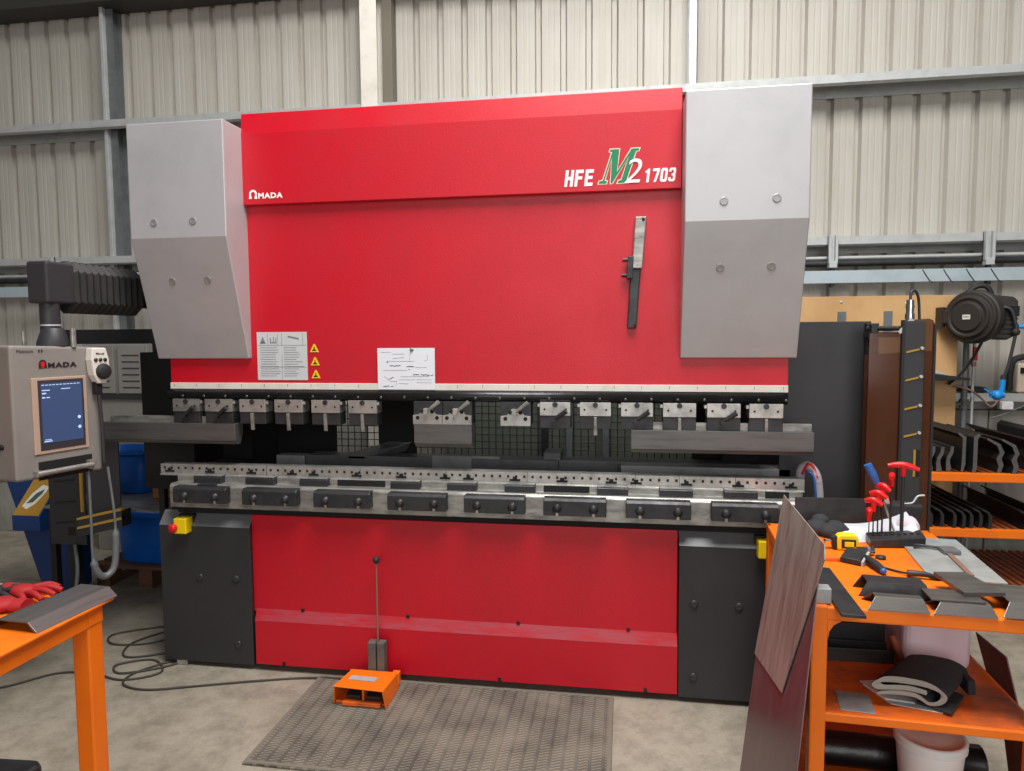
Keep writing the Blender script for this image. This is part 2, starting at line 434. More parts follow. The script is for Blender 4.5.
struct(BOX(-4.222, -4.192, 2.05, 2.09, 0, 5.4), 'trim_5', M['galv'], .003)
post(-4.192, -4.13, 2.09, M['galv_dark'], 'trim_8')  # darker member stands in for the shaded side of the pale post
struct(BOX(-1.853, -1.775, 2.10, 2.19, 0, 5.4), 'trim_9', mat('column_side_shade', rgb(108, 102, 90), .6), .003)  # added strip, its brown grey is the shade on the column's side
post(-1.985, -1.855, 1.985, M['steelw'], 'trim_6')
post(.435, .487, 2.03, M['galv'], 'trim_7')

# ------------------------------------------------------------------ the press brake
CX = -.81
PB = Root('press_brake', 'big red hydraulic press brake with silver side covers and dark grey lower side panels', 'press brake', (CX, .5, 0))
P = PB.part


def mx(x): return 2 * CX - x       # mirror about the machine's centre


# body behind the panels
P(MB().box(-2.33, .72, .06, .40, .06, .84).box(-2.30, -2.12, .12, 1.5, .03, 1.0).box(.50, .68, .12, 1.5, .03, 1.0).box(-2.30, -2.12, .5, 1.5, 1.0, 2.6).box(.50, .68, .5, 1.5, 1.0, 2.6).box(-2.30, .68, .14, .55, 1.42, 2.70), 'frame', M['hole'])
# upper red apron (slightly recessed) and the kick panel with its ledge
P(MB().box(-1.866, .243, .022, .055, .30, .803), 'apron', M['red'], .004)
kick = P(MB().prism([(0, .035), (0, .262), (.021, .314), (.05, .314), (.05, .035)], -1.852, .245, 'x'), 'kick_panel', M['red'], .003)
P(poly_mb([(0, 0), (2.093, 0), (2.093, .060), (0, .060)], (-1.851, 0, .2625), X, (0, .021, .052), .0004, .0006), 'ledge', M['red_worn'], 0, kick, 'scuffed pink ledge along the kick panel')
mb = MB()
for x in (-1.60, -1.05, -.5, .02): mb.box(x - .008, x + .008, .016, .024, .316, .330)
for x in (-1.70, -1.1, -.59, .10): mb.box(x - .008, x + .008, -.003, .002, .036, .056)
P(mb, 'clip', M['black'], 0, kick)
# dark side panels with a chamfered top
for s in (0, 1):
    xa, xb = (-2.366, -1.866) if not s else (.248, .748)
    sp = P(MB().prism([(0, .025), (0, .738), (.055, .806), (.08, .806), (.08, .025)], xa, xb, 'x'), 'side_panel', M['dgrey'], .003)
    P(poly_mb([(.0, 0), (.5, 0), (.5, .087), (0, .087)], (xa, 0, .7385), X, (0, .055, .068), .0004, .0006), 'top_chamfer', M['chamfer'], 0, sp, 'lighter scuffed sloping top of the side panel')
    for bx, bz in ((.218, .474), (.418, .474), (.418, .133)) if not s else ((.068, .47), (.266, .468), (.068, .126), (.418, .126)):
        P(MB().lathe((xa + bx, .001, bz), [(.019, 0), (.019, .005), (.0165, .008), (.009, .009), (0, .0065)], 18, (0, -1, 0)), 'bolt', M['dgrey'], 0, sp)
# emergency stops
for ex, ez in ((-2.225, .747), (.615, .746)):
    e = P(MB().box(ex - .030, ex + .040, -.045, .03, ez - .040, ez + .040), 'emergency_stop_box', M['yellow'], .006)
    P(MB().box(ex - .036, ex + .046, .010, .04, ez - .05, ez + .05), 'back_plate', M['black'], .003, e)
    bx = ex - .018 if ex < 0 else ex + .03
    P(MB().lathe((bx, -.045, ez - .006), [(.014, 0), (.014, .010), (.022, .013), (.024, .021), (.021, .028), (.010, .031), (0, .032)], 20, (-.25 if ex < 0 else .1, -1, -.05)), 'red_button', M['red_plastic'], 0, e)
# levelling feet
for x in (-2.27, .65):
    P(MB().box(x - .030, x + .030, .0, .12, 0, .028), 'levelling_foot', M['steel'], .004)
P(MB().box(-2.33, .72, .045, .07, .012, .08), 'toe_plate', M['black'])

# bed with clamp blocks
bed = P(MB().prism([(-.012, .838), (-.012, .945), (.0, .958), (.055, .958), (.055, .99), (.2, .99), (.2, .838)], -2.29, .79, 'x'), 'bed', M['steel_dirty'], .003)
P(MB().box(-2.28, .76, .035, .2, .800, .840), 'bed_gap_rail', M['hole'])
clampx = [(-2.242 + .3747 * i, -1.955 + .3747 * i) for i in range(8)]
for a, b in clampx:
    c = P(MB().prism([(-.058, .873), (-.058, .941), (-.048, .953), (.004, .953), (.004, .873)], a, b, 'x'), 'clamp_block', M['steel_dark'], .003)
    for t in (.22, .80):
        x = a + (b - a) * t
        P(MB().lathe((x, -.058, .908), [(.021, 0), (.021, .005), (.0165, .007), (.0165, .013), (.012, .017), (0, .018)], 14, (0, -1, 0)), 'bolt', M['steel_dark'], 0, c)
        P(MB().box(x - .006, x + .006, -.0605, -.05, .872, .893), 'slot', M['steel'], 0, c)
for x in (-2.06, ):
    P(MB().box(-2.13, -2.03, -.02, .03, .953, .962), 'shim', M['steel_dark'], .002)
# die rail with its row of holes
rail = P(MB().prism([(.062, .985), (.062, .992), (.07, .992), (.07, 1.043), (.14, 1.043), (.14, .985)], -2.395, .80, 'x'), 'die_rail', M['steel'], .0015)
mb = MB(); x = -2.37
while x < .78:
    mb.box(x - .0055, x + .0055, .0685, .0715, 1.018, 1.030); x += .0395
P(mb, 'hole', M['hole'], 0, rail); rail.children[-1]['kind'] = 'stuff'
for i, x in enumerate([-2.342, -2.115, -1.884, -1.662, -1.546, -1.318, -1.087, -.864, -.748, -.52, -.293, -.062, .053, .282, .512, .742]):
    P(MB().box(x - .026, x + .026, .066, .0708, 1.002, 1.012).box(x - .010, x + .010, .066, .0708, 1.01, 1.024), 'keyway', M['hole'], 0, rail)
for x in (-1.8, -1.3, -.86, -.46, .05, .25, .5):
    P(MB().box(x - .0008, x + .0008, .0685, .0705, .993, 1.048), 'joint', M['hole'], 0, rail)
# wedge blocks on the step below the rail
for a, b in [(-2.175, -2.022), (-1.89, -1.736), (-1.599, -1.454), (-1.126, -.98), (-.843, -.70), (-.562, -.417), (-.126, .016), (.158, .307), (.445, .59)]:
    w = P(MB().prism([(.018, .952), (.018, .988), (.024, .996), (.062, .996), (.062, .952)], a, b, 'x'), 'wedge_block', M['steel_dark'], .002)
    P(MB().box(a + .002, b - .002, .02, .06, .9955, .998), 'bright_top', M['steel'], 0, w)
for a, b in [(-1.412, -1.165), (-.379, -.163), (.628, .73)]:
    P(MB().box(a, b, .05, .0565, .957, .988), 'wedge_slot', M['hole'])
# loop of bundled hose at the right end of the rail
hb = P(MB().tube([(.80, .16, 1.0), (.80, .14, 1.075), (.825, .12, 1.098), (.855, .1, 1.06), (.868, .1, .985), (.872, .1, .90)], .021, 12), 'hose_bundle', mat('translucent_hose_wrap', rgb(176, 172, 178), .25, var=rgb(150, 90, 100), vscale=16, vlo=.5, vhi=.62))
P(MB().tube([(.815, .097, 1.075), (.838, .082, 1.06), (.85, .08, .985), (.854, .08, .90)], .005, 8), 'blue_tube', M['blue_handle'], 0, hb)
P(MB().tube([(.80, .12, 1.06), (.818, .10, 1.108), (.838, .095, 1.103), (.858, .082, 1.05)], .006, 8), 'red_tube', M['red_plastic'], 0, hb)

# ram plate, scale strip, clamp bar
ram = P(MB().prism([(.082, 1.466), (.082, 2.40), (.14, 2.40), (.14, 1.466)], -2.322, .722, 'x'), 'ram_plate', M['red'], .002)
sc = P(MB().box(-2.322, .722, .074, .14, 1.436, 1.468), 'scale_strip', M['steelw'], .0015)
mb = MB()
for i in range(25): mb.box(-2.30 + i * .125, -2.298 + i * .125, .0725, .0745, 1.449, 1.463)
P(mb, 'scale_mark', M['ink'], 0, sc)
arc = [(.09 - .038 * math.cos(t), 1.408 + .030 * math.sin(t)) for t in [R(a) for a in range(-60, 91, 15)]]
bar = P(MB().prism([(.14, 1.378)] + arc + [(.14, 1.438)], -2.33, .718, 'x'), 'clamp_bar', M['roll'])
for p in bar.data.polygons: p.use_smooth = abs(p.normal.x) < .5
for i in range(26):
    x = -2.24 + i * .118
    P(MB().lathe((x, .052, 1.402), [(.0065, 0), (.0055, .0015), (0, .0017)], 10, (0, -1, 0)), 'bolt', M['punch'], 0, bar)

# upper hood with lettering
hood = P(MB().prism([(.05, 2.350), (.05, 2.694), (.064, 2.795), (.5, 2.795), (.5, 2.40), (.09, 2.350)], -1.873, .2455, 'x'), 'hood', M['red'], .004)


def M_shape(o):
    """slanted serif M, in metres from its lower-left corner; o = outline growth"""
    h = .158; sl = .065 / .158
    pts = [(.002, 0), (.052, 0), (.052, .012), (.036, .012), (.036, .118), (.076, .0), (.088, .0), (.128, .118), (.128, .012), (.112, .012), (.112, 0), (.168, 0)]
    pts = [(0, 0), (.04, 0), (.04, .011), (.026, .014), (.026, .120), (.062, 0), (.070, 0), (.112, .122), (.112, .014), (.098, .011), (.098, 0), (.152, 0), (.152, .011), (.139, .014), (.139, .146), (.152, .148), (.152, .158), (.112, .158), (.076, .052), (.050, .158), (.004, .158), (.004, .148), (.018, .146), (.018, .014), (0, .011)]
    return [(x * .92 + z * sl * .8, z) for x, z in pts]


def outline(pts, g):
    """grow a closed outline by g"""
    n = len(pts); out = []
    a = sum(pts[i][0] * pts[(i + 1) % n][1] - pts[(i + 1) % n][0] * pts[i][1] for i in range(n)); sg = 1 if a > 0 else -1
    for i in range(n):
        p0, p1, p2 = Vector(pts[i - 1]), Vector(pts[i]), Vector(pts[(i + 1) % n])
        d1 = (p1 - p0).normalized(); d2 = (p2 - p1).normalized()
        n1 = Vector((d1.y, -d1.x)) * sg; n2 = Vector((d2.y, -d2.x)) * sg
        b = n1 + n2; b = b.normalized() if b.length > 1e-6 else n1
        k = min(1 / max(b.dot(n1), .35), 2.0)
        q = p1 + b * g * k; out.append((q.x, q.y))
    return out


Mo = [(x * .95, z * .95) for x, z in M_shape(0)]; org = (-.124, .05, 2.384)
P(poly_mb(outline(Mo, .0040), org, X, Z, .0002, .0006), 'lettering', M['cream_ink'], 0, hood)
P(poly_mb(Mo, org, X, Z, .0010, .0006), 'lettering', M['green_ink'], 0, hood)
P(text_mb('2', (-.010, .05, 2.383), X, Z, .106, .080, .25, -.004, .0032), 'lettering', M['white_ink'], 0, hood)


def glyphs(string, origin, h, w, gap, slant=.12):
    """heavy condensed slanted capitals and figures, one outline per stroke block"""
    b = .34                                                # stem width as a share of the letter width
    G = {
        'H': [[(0, 0), (b, 0), (b, 1), (0, 1)], [(1 - b, 0), (1, 0), (1, 1), (1 - b, 1)], [(b, .40), (1 - b, .40), (1 - b, .60), (b, .60)]],
        'F': [[(0, 0), (b, 0), (b, 1), (0, 1)], [(b, .80), (.95, .80), (.95, 1), (b, 1)], [(b, .42), (.85, .42), (.85, .60), (b, .60)]],
        'E': [[(0, 0), (b, 0), (b, 1), (0, 1)], [(b, .80), (.95, .80), (.95, 1), (b, 1)], [(b, .42), (.88, .42), (.88, .60), (b, .60)], [(b, 0), (.97, 0), (.97, .20), (b, .20)]],
        '1': [[(.38, 0), (.74, 0), (.74, 1), (.46, 1), (.38, .92)], [(.10, .70), (.38, .70), (.38, .92)[::1], (.10, .82)]],
        '7': [[(.0, .80), (1, .80), (1, 1), (0, 1)], [(.28, 0), (.62, 0), (1, .80), (.64, .80)]],
        '0': [[(0, .14), (.16, 0), (.5, 0), (.5, .17), (b, .20), (b, .80), (.5, .83), (.5, 1), (.16, 1), (0, .86)], [(1, .14), (1, .86), (.84, 1), (.5, 1), (.5, .83), (1 - b, .80), (1 - b, .20), (.5, .17), (.5, 0), (.84, 0)]],
        '3': [[(0, .30), (0, .13), (.16, 0), (.84, 0), (1, .13), (1, .44), (.9, .51), (1, .58), (1, .87), (.84, 1), (.16, 1), (0, .87), (0, .72), (b, .72), (b, .80), (.42, .84), (.58, .84), (.66, .80), (.66, .64), (.58, .58), (.42, .58), (.42, .43), (.58, .43), (.66, .38), (.66, .20), (.58, .16), (.42, .16), (b, .20), (b, .30)]],
    }
    mb = MB(); x = 0
    for ch in string:
        for g in G[ch]:
            q = poly_mb([(x + a * w + c * h * slant, c * h) for a, c in g], origin, X, Z, .0006, .0008)
            mb.add(q.v, q.f)
        x += w + gap
    return mb


P(glyphs('HFE', (-.280, .05, 2.376), .074, .038, .0075), 'lettering', M['white_ink'], 0, hood)
P(glyphs('1703', (.077, .05, 2.382), .060, .0300, .0058), 'lettering', M['white_ink'], 0, hood)


def amada(root, origin, u, v, h, w, parent, m_letters, m_arch, m_inner=None):
    """arched A and the letters MADA; h = height of the arch, w = whole width"""
    aw = h * 1.0
    o = []; n = 14
    for i in range(n + 1):
        t = math.pi * i / n; o.append((aw / 2 + aw * .46 * math.cos(t), h * .52 + h * .48 * math.sin(t)))
    outer = [(aw, 0), (aw, h * .13), (aw * .96, h * .13)] + o[1:-1] + [(aw * .04, h * .13), (0, h * .13), (0, 0)]
    inner = []
    for i in range(n + 1):
        t = math.pi * i / n; inner.append((aw / 2 + aw * .25 * math.cos(t), h * .50 + h * .27 * math.sin(t)))
    full = [(aw, 0)] + outer[1:-1] + [(0, 0), (aw * .33, 0), (aw * .33, h * .16), (aw * .25, h * .36)] + inner[::-1] + [(aw * .75, h * .36), (aw * .67, h * .16), (aw * .67, 0)]
    root.part(poly_mb(full, origin, u, v, .0006, .0008), 'lettering', m_arch, 0, parent)
    if m_inner:
        ip = [(aw * .36, 0), (aw * .64, 0), (aw * .64, h * .16), (aw * .72, h * .36)] + inner + [(aw * .28, h * .36), (aw * .36, h * .16)]
        root.part(poly_mb(ip, origin, u, v, .0006, .0008), 'lettering', m_inner, 0, parent)
    u = Vector(u).normalized(); og = Vector(origin) + u * (aw + h * .12)
    root.part(text_mb('MADA', og, u, v, h * .62, w - aw - h * .12, 0, .045, .0014, 1.16), 'lettering', m_letters, 0, parent)


amada(PB, (-1.836, .05, 2.379), X, Z, .044, .178, hood, M['white_ink'], M['white_ink'])

# silver side covers with sloping lower face
for s in (0, 1):
    xa, xb = (-2.372, -1.868) if not s else (.247, .752)
    cv = P(MB().prism([(-.11, 2.178), (-.11, 2.722), (.45, 2.722), (.45, 1.592), (.057, 1.592)], xa, xb, 'x'), 'side_cover', M['cover'], .005)
    for bx, bz, lower in ((-2.243, 2.252, 0), (-2.038, 2.254, 0), (-2.198, 1.976, 1), (-2.008, 1.979, 1)) if not s else ((.407, 2.258, 0), (.62, 2.263, 0), (.403, 1.985, 1), (.614, 1.988, 1)):
        if lower:
            y = -.11 + (2.178 - bz) * .165 / .578; ax = (0, -.578, -.165)
        else: y = -.11; ax = (0, -1, 0)
        P(MB().lathe((bx, y, bz), [(.018, 0), (.018, .003), (.016, .0042), (.011, .0042), (.0105, .0032), (0, .0032)], 20, ax, False), 'cap', M['cap'], 0, cv)

# notice plate and warning triangles on the ram
no = P(BOX(-1.836, -1.568, .0795, .083, 1.483, 1.724), 'safety_notice', M['notice'])
mb = MB()
mb.box(-1.830, -1.572, .0788, .0796, 1.657, 1.6585).box(-1.778, -1.7765, .0788, .0796, 1.658, 1.718).box(-1.724, -1.7225, .0788, .0796, 1.658, 1.718).box(-1.703, -1.7015, .0788, .0796, 1.658, 1.718).box(-1.590, -1.5885, .0788, .0796, 1.658, 1.718)
mb.box(-1.703, -1.7015, .0788, .0796, 1.488, 1.61).box(-1.82, -1.575, .0788, .0796, 1.548, 1.5495)
for i in range(13):
    z = 1.645 - i * .0118
    mb.box(-1.818, -1.718 + random.uniform(-.02, .008), .0788, .0796, z, z + .0022).box(-1.692, -1.60 + random.uniform(-.03, .015), .0788, .0796, z, z + .0022)
mb.box(-1.81, -1.80, .0788, .0796, 1.67, 1.674).prism([(-1.82, 1.666), (-1.788, 1.666), (-1.804, 1.702)], .0788, .0796, 'y')
mb.prism([(-1.765, 1.668), (-1.765, 1.695), (-1.760, 1.695), (-1.760, 1.674), (-1.748, 1.674), (-1.748, 1.70), (-1.744, 1.70), (-1.744, 1.674), (-1.735, 1.674), (-1.735, 1.695), (-1.730, 1.695), (-1.730, 1.668)], .0788, .0796, 'y')
mb.prism([(-1.67, 1.698), (-1.61, 1.686), (-1.61, 1.694), (-1.668, 1.706)], .0788, .0796, 'y')
P(mb, 'print', M['ink'], 0, no)
for cx_, cz in ((-1.530, 1.642), (-1.527, 1.576), (-1.525, 1.512)):
    w = P(MB().prism([(cx_ - .023, cz - .019), (cx_ + .023, cz - .019), (cx_ + .003, cz + .021), (cx_ - .003, cz + .021)], .0795, .083, 'y'), 'warning_triangle', M['yellow'], 0)
    P(MB().prism([(cx_ - .012, cz - .013), (cx_ + .012, cz - .013), (cx_ + .008, cz - .006), (cx_ + .002, cz - .004), (cx_ + .003, cz + .008), (cx_ - .002, cz + .009), (cx_ - .003, cz - .004), (cx_ - .010, cz - .008)], .0788, .0796, 'y'), 'pictogram', M['inkd'], 0, w)

# punch holders: seven-coloured row of fifteen under the clamp bar
holders = [(-2.297, -2.149, 2), (-2.118, -1.966, 2), (-1.927, -1.786, 0), (-1.737, -1.587, 0), (-1.54, -1.392, 0), (-1.346, -1.201, 0), (-1.013, -.869, 3), (-.867, -.724, 3),
           (-.583, -.439, 3), (-.396, -.252, 1), (-.208, -.064, 0), (-.018, .127, 1), (.172, .320, 0), (.368, .515, 1), (.552, .698, 0)]
for a, b, k in holders:
    c = (a + b) / 2
    if k == 3:      # pale trapezoid clamp plate in front of a dark block, lever up to the right
        h = P(BOX(a, b, .052, .13, 1.278, 1.385), 'punch_holder', M['steel_dark'], .002)
        P(MB().prism([(a, 1.272), (b, 1.272), (b, 1.318), (c + .042, 1.322), (c + .018, 1.352), (c - .018, 1.352), (c - .042, 1.322), (a, 1.318)], .038, .053, 'y'), 'clamp_plate', M['steel'], .0015, h)
        for dx, dz in ((-.024, 1.336), (.024, 1.336), (-.048, 1.306), (.048, 1.306)):
            P(MB().cyl((c + dx, .039, dz), (c + dx, .0365, dz), .0095, 12), 'bolt', M['hole'], 0, h)
        P(MB().tube([(c - .004, .028, 1.335), (c + .062, .022, 1.385)], .0085, 8, rad=lambda t: .006 + .005 * t).cyl((c - .004, .04, 1.335), (c - .004, .018, 1.335), .011, 12), 'lever', M['steel'], 0, h)
        P(text_mb('1', (c - .016, .038, 1.297), X, Z, .014, None, 0, .01), 'lettering', M['inkd'], 0, h) if c < -.7 and c > -.9 else None
        continue
    h = P(BOX(a, b, .055, .13, 1.262, 1.322), 'punch_holder', M['steel_dark'], .002)
    P(BOX(a, b, .05, .13, 1.322, 1.386), 'clamp_plate', M['steel'] if k != 2 else M['steel_dirty'], .0015, h)
    P(BOX(a - .012, a + .004, .06, .1, 1.362, 1.378) if a > -1.1 else BOX(b - .004, b + .010, .06, .1, 1.362, 1.378), 'side_stop', M['steel'], .001, h)
    P(MB().cyl((c + .0, .051, 1.374), (c, .045, 1.374), .0125, 14), 'bolt', M['steel_dark'], 0, h)
    for dx in (-.05, .05): P(MB().cyl((c + dx, .051, 1.352), (c + dx, .0485, 1.352), .005, 10), 'pin', M['hole'], 0, h)
    if k == 0:
        P(MB().hexa([(c - .008, .045, 1.232), (c + .010, .045, 1.232), (c + .010, .055, 1.232), (c - .008, .055, 1.232), (c - .007, .038, 1.318), (c + .007, .038, 1.318), (c + .007, .055, 1.318), (c - .007, .055, 1.318)]), 'lever', M['steel_dirty'], .002, h)
    else:
        P(MB().tube([(c - .012, .044, 1.300), (c + .054, .030, 1.345)], .009, 8, rad=lambda t: .0085 + .003 * t, smooth_path=False).cyl((c - .006, .056, 1.302), (c - .006, .034, 1.302), .011, 12), 'lever', M['steel_dark'], 0, h)

# back gauge beam behind the rail
bg = P(MB().box(-1.74, .62, .40, .52, .96, 1.048), 'back_gauge_beam', M['gauge'], .004)
P(MB().box(-1.90, -1.735, .36, .44, .96, 1.050), 'end_block', M['gauge_l'], .004, bg)
P(MB().box(-1.02, -.65, .385, .41, .975, 1.062), 'finger_plate', M['gauge_l'], .003, bg)
P(MB().box(-.02, .79, .30, .42, .95, 1.046), 'gauge_plate', M['gauge_l'], .003, bg)
P(MB().box(-.80, -.34, .37, .40, .97, 1.05).box(-.42, -.33, .40, .56, 1.04, 1.085), 'gauge_finger', M['gauge'], .003, bg)
P(MB().hexa([(-1.50, .40, 1.03), (-1.40, .40, 1.03), (-1.22, .56, 1.05), (-1.34, .56, 1.05), (-1.50, .40, 1.06), (-1.40, .40, 1.06), (-1.18, .56, 1.105), (-1.32, .56, 1.105)]), 'gauge_finger', M['gauge'], .003, bg)
# black inner plates and pillar in the throat
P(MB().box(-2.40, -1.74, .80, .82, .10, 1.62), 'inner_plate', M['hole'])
P(MB().box(-2.86, -2.38, .96, .975, .74, 1.62), 'inner_plate', M['hole'])  # added plate, blacks out the light gap beside the frame
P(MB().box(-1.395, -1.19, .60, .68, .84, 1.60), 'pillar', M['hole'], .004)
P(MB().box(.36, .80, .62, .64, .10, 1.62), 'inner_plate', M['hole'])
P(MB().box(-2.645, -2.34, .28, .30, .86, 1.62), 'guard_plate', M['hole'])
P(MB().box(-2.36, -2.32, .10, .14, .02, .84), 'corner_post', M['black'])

# rear mesh guard
RG = Root('mesh_guard', 'dark square wire mesh guard seen through the gap behind the press brake', 'wire guard', (-.75, 1.62, 0))
mb = MB()
for i in range(60):
    x = -2.45 + i * .05; mb.cyl((x, 1.62, .5), (x, 1.62, 1.72), .0035, 6, caps=False)
for i in range(25):
    z = .5 + i * .05; mb.cyl((-2.47, 1.62, z), (.52, 1.62, z), .0035, 6, caps=False)
RG.part(mb, 'mesh', M['black'])
for x in (-2.47, -1.62, -.55, -.38, -.13, .52): RG.part(BOX(x - .022, x + .022, 1.60, 1.64, 0, 1.76), 'post', M['galv_dark'] if x > -.5 and x < .4 else M['black'], .003)

RG.part(BOX(-1.30, .52, 1.70, 1.71, .3, 1.76), 'shade_sheet', mat('shaded_green_grey', rgb(112, 117, 106), .7))  # added sheet, its dull colour stands in for shade behind the mesh

# ------------------------------------------------------------------ tooling hanging in the holders
def punch(x0, x1, label, z0=1.162, ztop=1.262, tab=None):
    r = Root('punch', label, 'press tool', ((x0 + x1) / 2, .06, z0))
    r.part(MB().prism([(.035, z0 + .012), (.035, ztop), (.112, ztop), (.112, z0 + .05), (.085, z0 - .006), (.055, z0 - .006), (.05, z0 + .012)], x0, x1, 'x'), 'blade', M['punch'], .002)
    if tab: r.part(BOX(tab[0], tab[1], .075, .10, ztop - .005, ztop + .032), 'tang', M['steel_dirty'], .001)
    return r


punch(.028, .828, 'long dark steel punch hanging below the six holders nearest the glazed guard', tab=(.128, .826))
punch(-2.70, -1.945, 'long dark steel punch hanging at the console end of the ram', tab=(-2.68, -1.97))
punch(-1.008, -.722, 'short dull steel punch under the pair of pale clamps mid machine', z0=1.168, ztop=1.276)

# black steel bar tool hung on the ram
BT = Root('bar_tool', 'narrow blackened steel bar bracket hung upright on the red ram', 'bar', (.05, .07, 1.73))
BT.part(MB().hexa([(.028, .05, 2.0), (.074, .05, 2.0), (.074, .082, 2.0), (.028, .082, 2.0), (.042, .05, 2.232), (.092, .05, 2.232), (.092, .082, 2.232), (.042, .082, 2.232)]), 'upper_arm', M['steel_dirty'], .004)
BT.part(MB().hexa([(.008, .058, 1.728), (.050, .058, 1.728), (.050, .082, 1.728), (.008, .082, 1.728), (.022, .058, 2.0), (.068, .058, 2.0), (.068, .082, 2.0), (.022, .082, 2.0)]), 'lower_arm', M['steel_dark'], .005)
BT.part(MB().hexa([(.004, .045, 1.955), (.032, .045, 1.955), (.032, .08, 1.955), (.004, .08, 1.955), (.010, .045, 2.055), (.036, .045, 2.055), (.036, .08, 2.055), (.010, .08, 2.055)]), 'bracket', M['steel_dark'], .002)
BT.part(MB().cyl((.010, .06, 2.04), (-.014, .06, 2.04), .008, 10).cyl((.006, .06, 1.97), (-.018, .06, 1.97), .008, 10), 'knob', M['steel_dark'])
BT.part(MB().cyl((.078, .05, 2.218), (.078, .046, 2.218), .007, 10).cyl((.042, .058, 1.742), (.042, .054, 1.742), .006, 10), 'bolt', M['hole'])

# drawing pinned on the ram
DR = Root('drawing_sheet', 'white work drawing sheet pinned low on the red ram', 'paper', (-1.05, .08, 1.44))
DR.part(BOX(-1.197, -.908, .068, .0695, 1.440, 1.642), 'sheet', M['paper'])
mb = MB()


def dl(x0, z0, x1, z1, t=.0012):
    d = Vector((x1 - x0, z1 - z0)); n = Vector((-d.y, d.x)).normalized() * t / 2
    mb.prism([(x0 + n.x, z0 + n.y), (x0 - n.x, z0 - n.y), (x1 - n.x, z1 - n.y), (x1 + n.x, z1 + n.y)], .0672, .0681, 'y')


for a in ((-1.175, 1.622, -1.13, 1.622), (-1.12, 1.613, -1.06, 1.613), (-1.15, 1.578, -1.01, 1.578), (-1.005, 1.548, -.95, 1.548), (-1.17, 1.533, -1.05, 1.534), (-1.12, 1.59, -1.06, 1.597), (-1.08, 1.503, -.94, 1.504), (-1.165, 1.505, -1.13, 1.48), (-1.13, 1.48, -1.10, 1.478), (-1.09, 1.488, -1.01, 1.488), (-1.0, 1.488, -.925, 1.488), (-1.0, 1.474, -.925, 1.474), (-.945, 1.612, -.945, 1.585), (-.945, 1.585, -.958, 1.58), (-1.03, 1.62, -1.035, 1.58), (-1.10, 1.485, -1.105, 1.455), (-1.09, 1.47, -1.04, 1.468)): dl(*a)
DR.part(mb, 'print', M['ink'])
mb = MB()
for x0, x1, z in ((-1.135, -1.085, 1.556), (-1.05, -1.015, 1.552), (-1.018, -.99, 1.512), (-.978, -.94, 1.511), (-.93, -.92, 1.511), (-1.17, -1.14, 1.455), (-1.132, -1.125, 1.455), (-1.15, -1.145, 1.572), (-1.04, -1.036, 1.54)):
    x = x0
    while x < x1: dl(x, z + random.uniform(-.003, .003), x + .007, z + random.uniform(-.003, .003), .0028); x += .006
dl(-1.138, 1.49, -1.116, 1.500, .003)
DR.part(mb, 'handwriting', M['inkd'])
DR.part(MB().lathe((-1.023, .0680, 1.634), [(.010, 0), (.009, .004), (.004, .006), (0, .006)], 12, (0, -1, 0)), 'pin', M['steel_dirty'])

# ------------------------------------------------------------------ control console on its swing arm
CC = Root('control_console', 'beige machine control console with lit blue screen hung from a charcoal swing arm', 'control console', (-2.56, -.45, 1.08))
K = Matrix.Translation((-2.43, -.28, 0)) @ Matrix.Rotation(R(-13.24), 4, 'Z') @ Matrix.Translation((2.42, .27, 0))


class Turned:
    def part(self, mb, *a, **k): return CC.part(mb.xf(K), *a, **k)


TC = Turned(); Q = TC.part
body = Q(MB().prism([(-.675, 1.095), (-.28, 1.08), (-.262, 1.658), (-.675, 1.672)], -2.74, -2.42, 'x'), 'housing', M['beige'], .012, seg=3)
Q(MB().box(-2.741, -2.60, -.672, -.45, 1.07, 1.10), 'lower_lip', M['beige'], .006)
U, V = (0, 1, 0), (0, 0, 1)
F0 = -2.4185
Q(MB().box(-2.425, -2.414, -.595, -.346, 1.198, 1.530), 'screen_frame', M['beige_frame'], .003)
Q(MB().box(-2.42, -2.411, -.570, -.364, 1.214, 1.519), 'bezel', M['bezel'], .002)
scr = Q(poly_mb([(0, 0), (.185, 0), (.185, .262), (0, .262)], (-2.411, -.560, 1.244), U, V, .0005, .0006), 'screen', M['screen'])
mb = MB()


def sq(y0, z0, w, h): mb.add([(-2.4093, y0, z0), (-2.4093, y0 + w, z0), (-2.4093, y0 + w, z0 + h), (-2.4093, y0, z0 + h)], [(0, 1, 2, 3)])


for k in range(11): sq(-.556 + k * .0160, 1.496, .0115, .0030)
sq(-.556, 1.473, .035, .0035); sq(-.47, 1.476, .042, .003); sq(-.556, 1.459, .019, .005); sq(-.556, 1.441, .013, .005); sq(-.537, 1.441, .015, .004); sq(-.556, 1.250, .036, .004); sq(-.552, 1.258, .028, .0025)
for z in (1.345, 1.300):
    mb.add([(-2.4093, -.392 + .0075 * math.cos(i * math.pi / 6), z + .0075 * math.sin(i * math.pi / 6)) for i in range(12)], [tuple(range(12))])
Q(mb, 'screen_text', M['screen_text'], 0, scr)
amada(TC, (F0, -.558, 1.572), U, V, .036, .172, body, M['black_ink'], M['black_ink'], M['red_plastic'])
Q(text_mb('Platinum', (F0, -.647, 1.640), U, V, .012, .068, 0, .01), 'lettering', M['black_ink'], 0, body)
Q(text_mb('II', (F0, -.556, 1.640), U, V, .012, .018, 0, .01), 'lettering', M['black_ink'], 0, body)
Q(MB().cyl((-2.50, -.674, 1.24), (-2.50, -.686, 1.24), .012, 14), 'lock', M['black'])
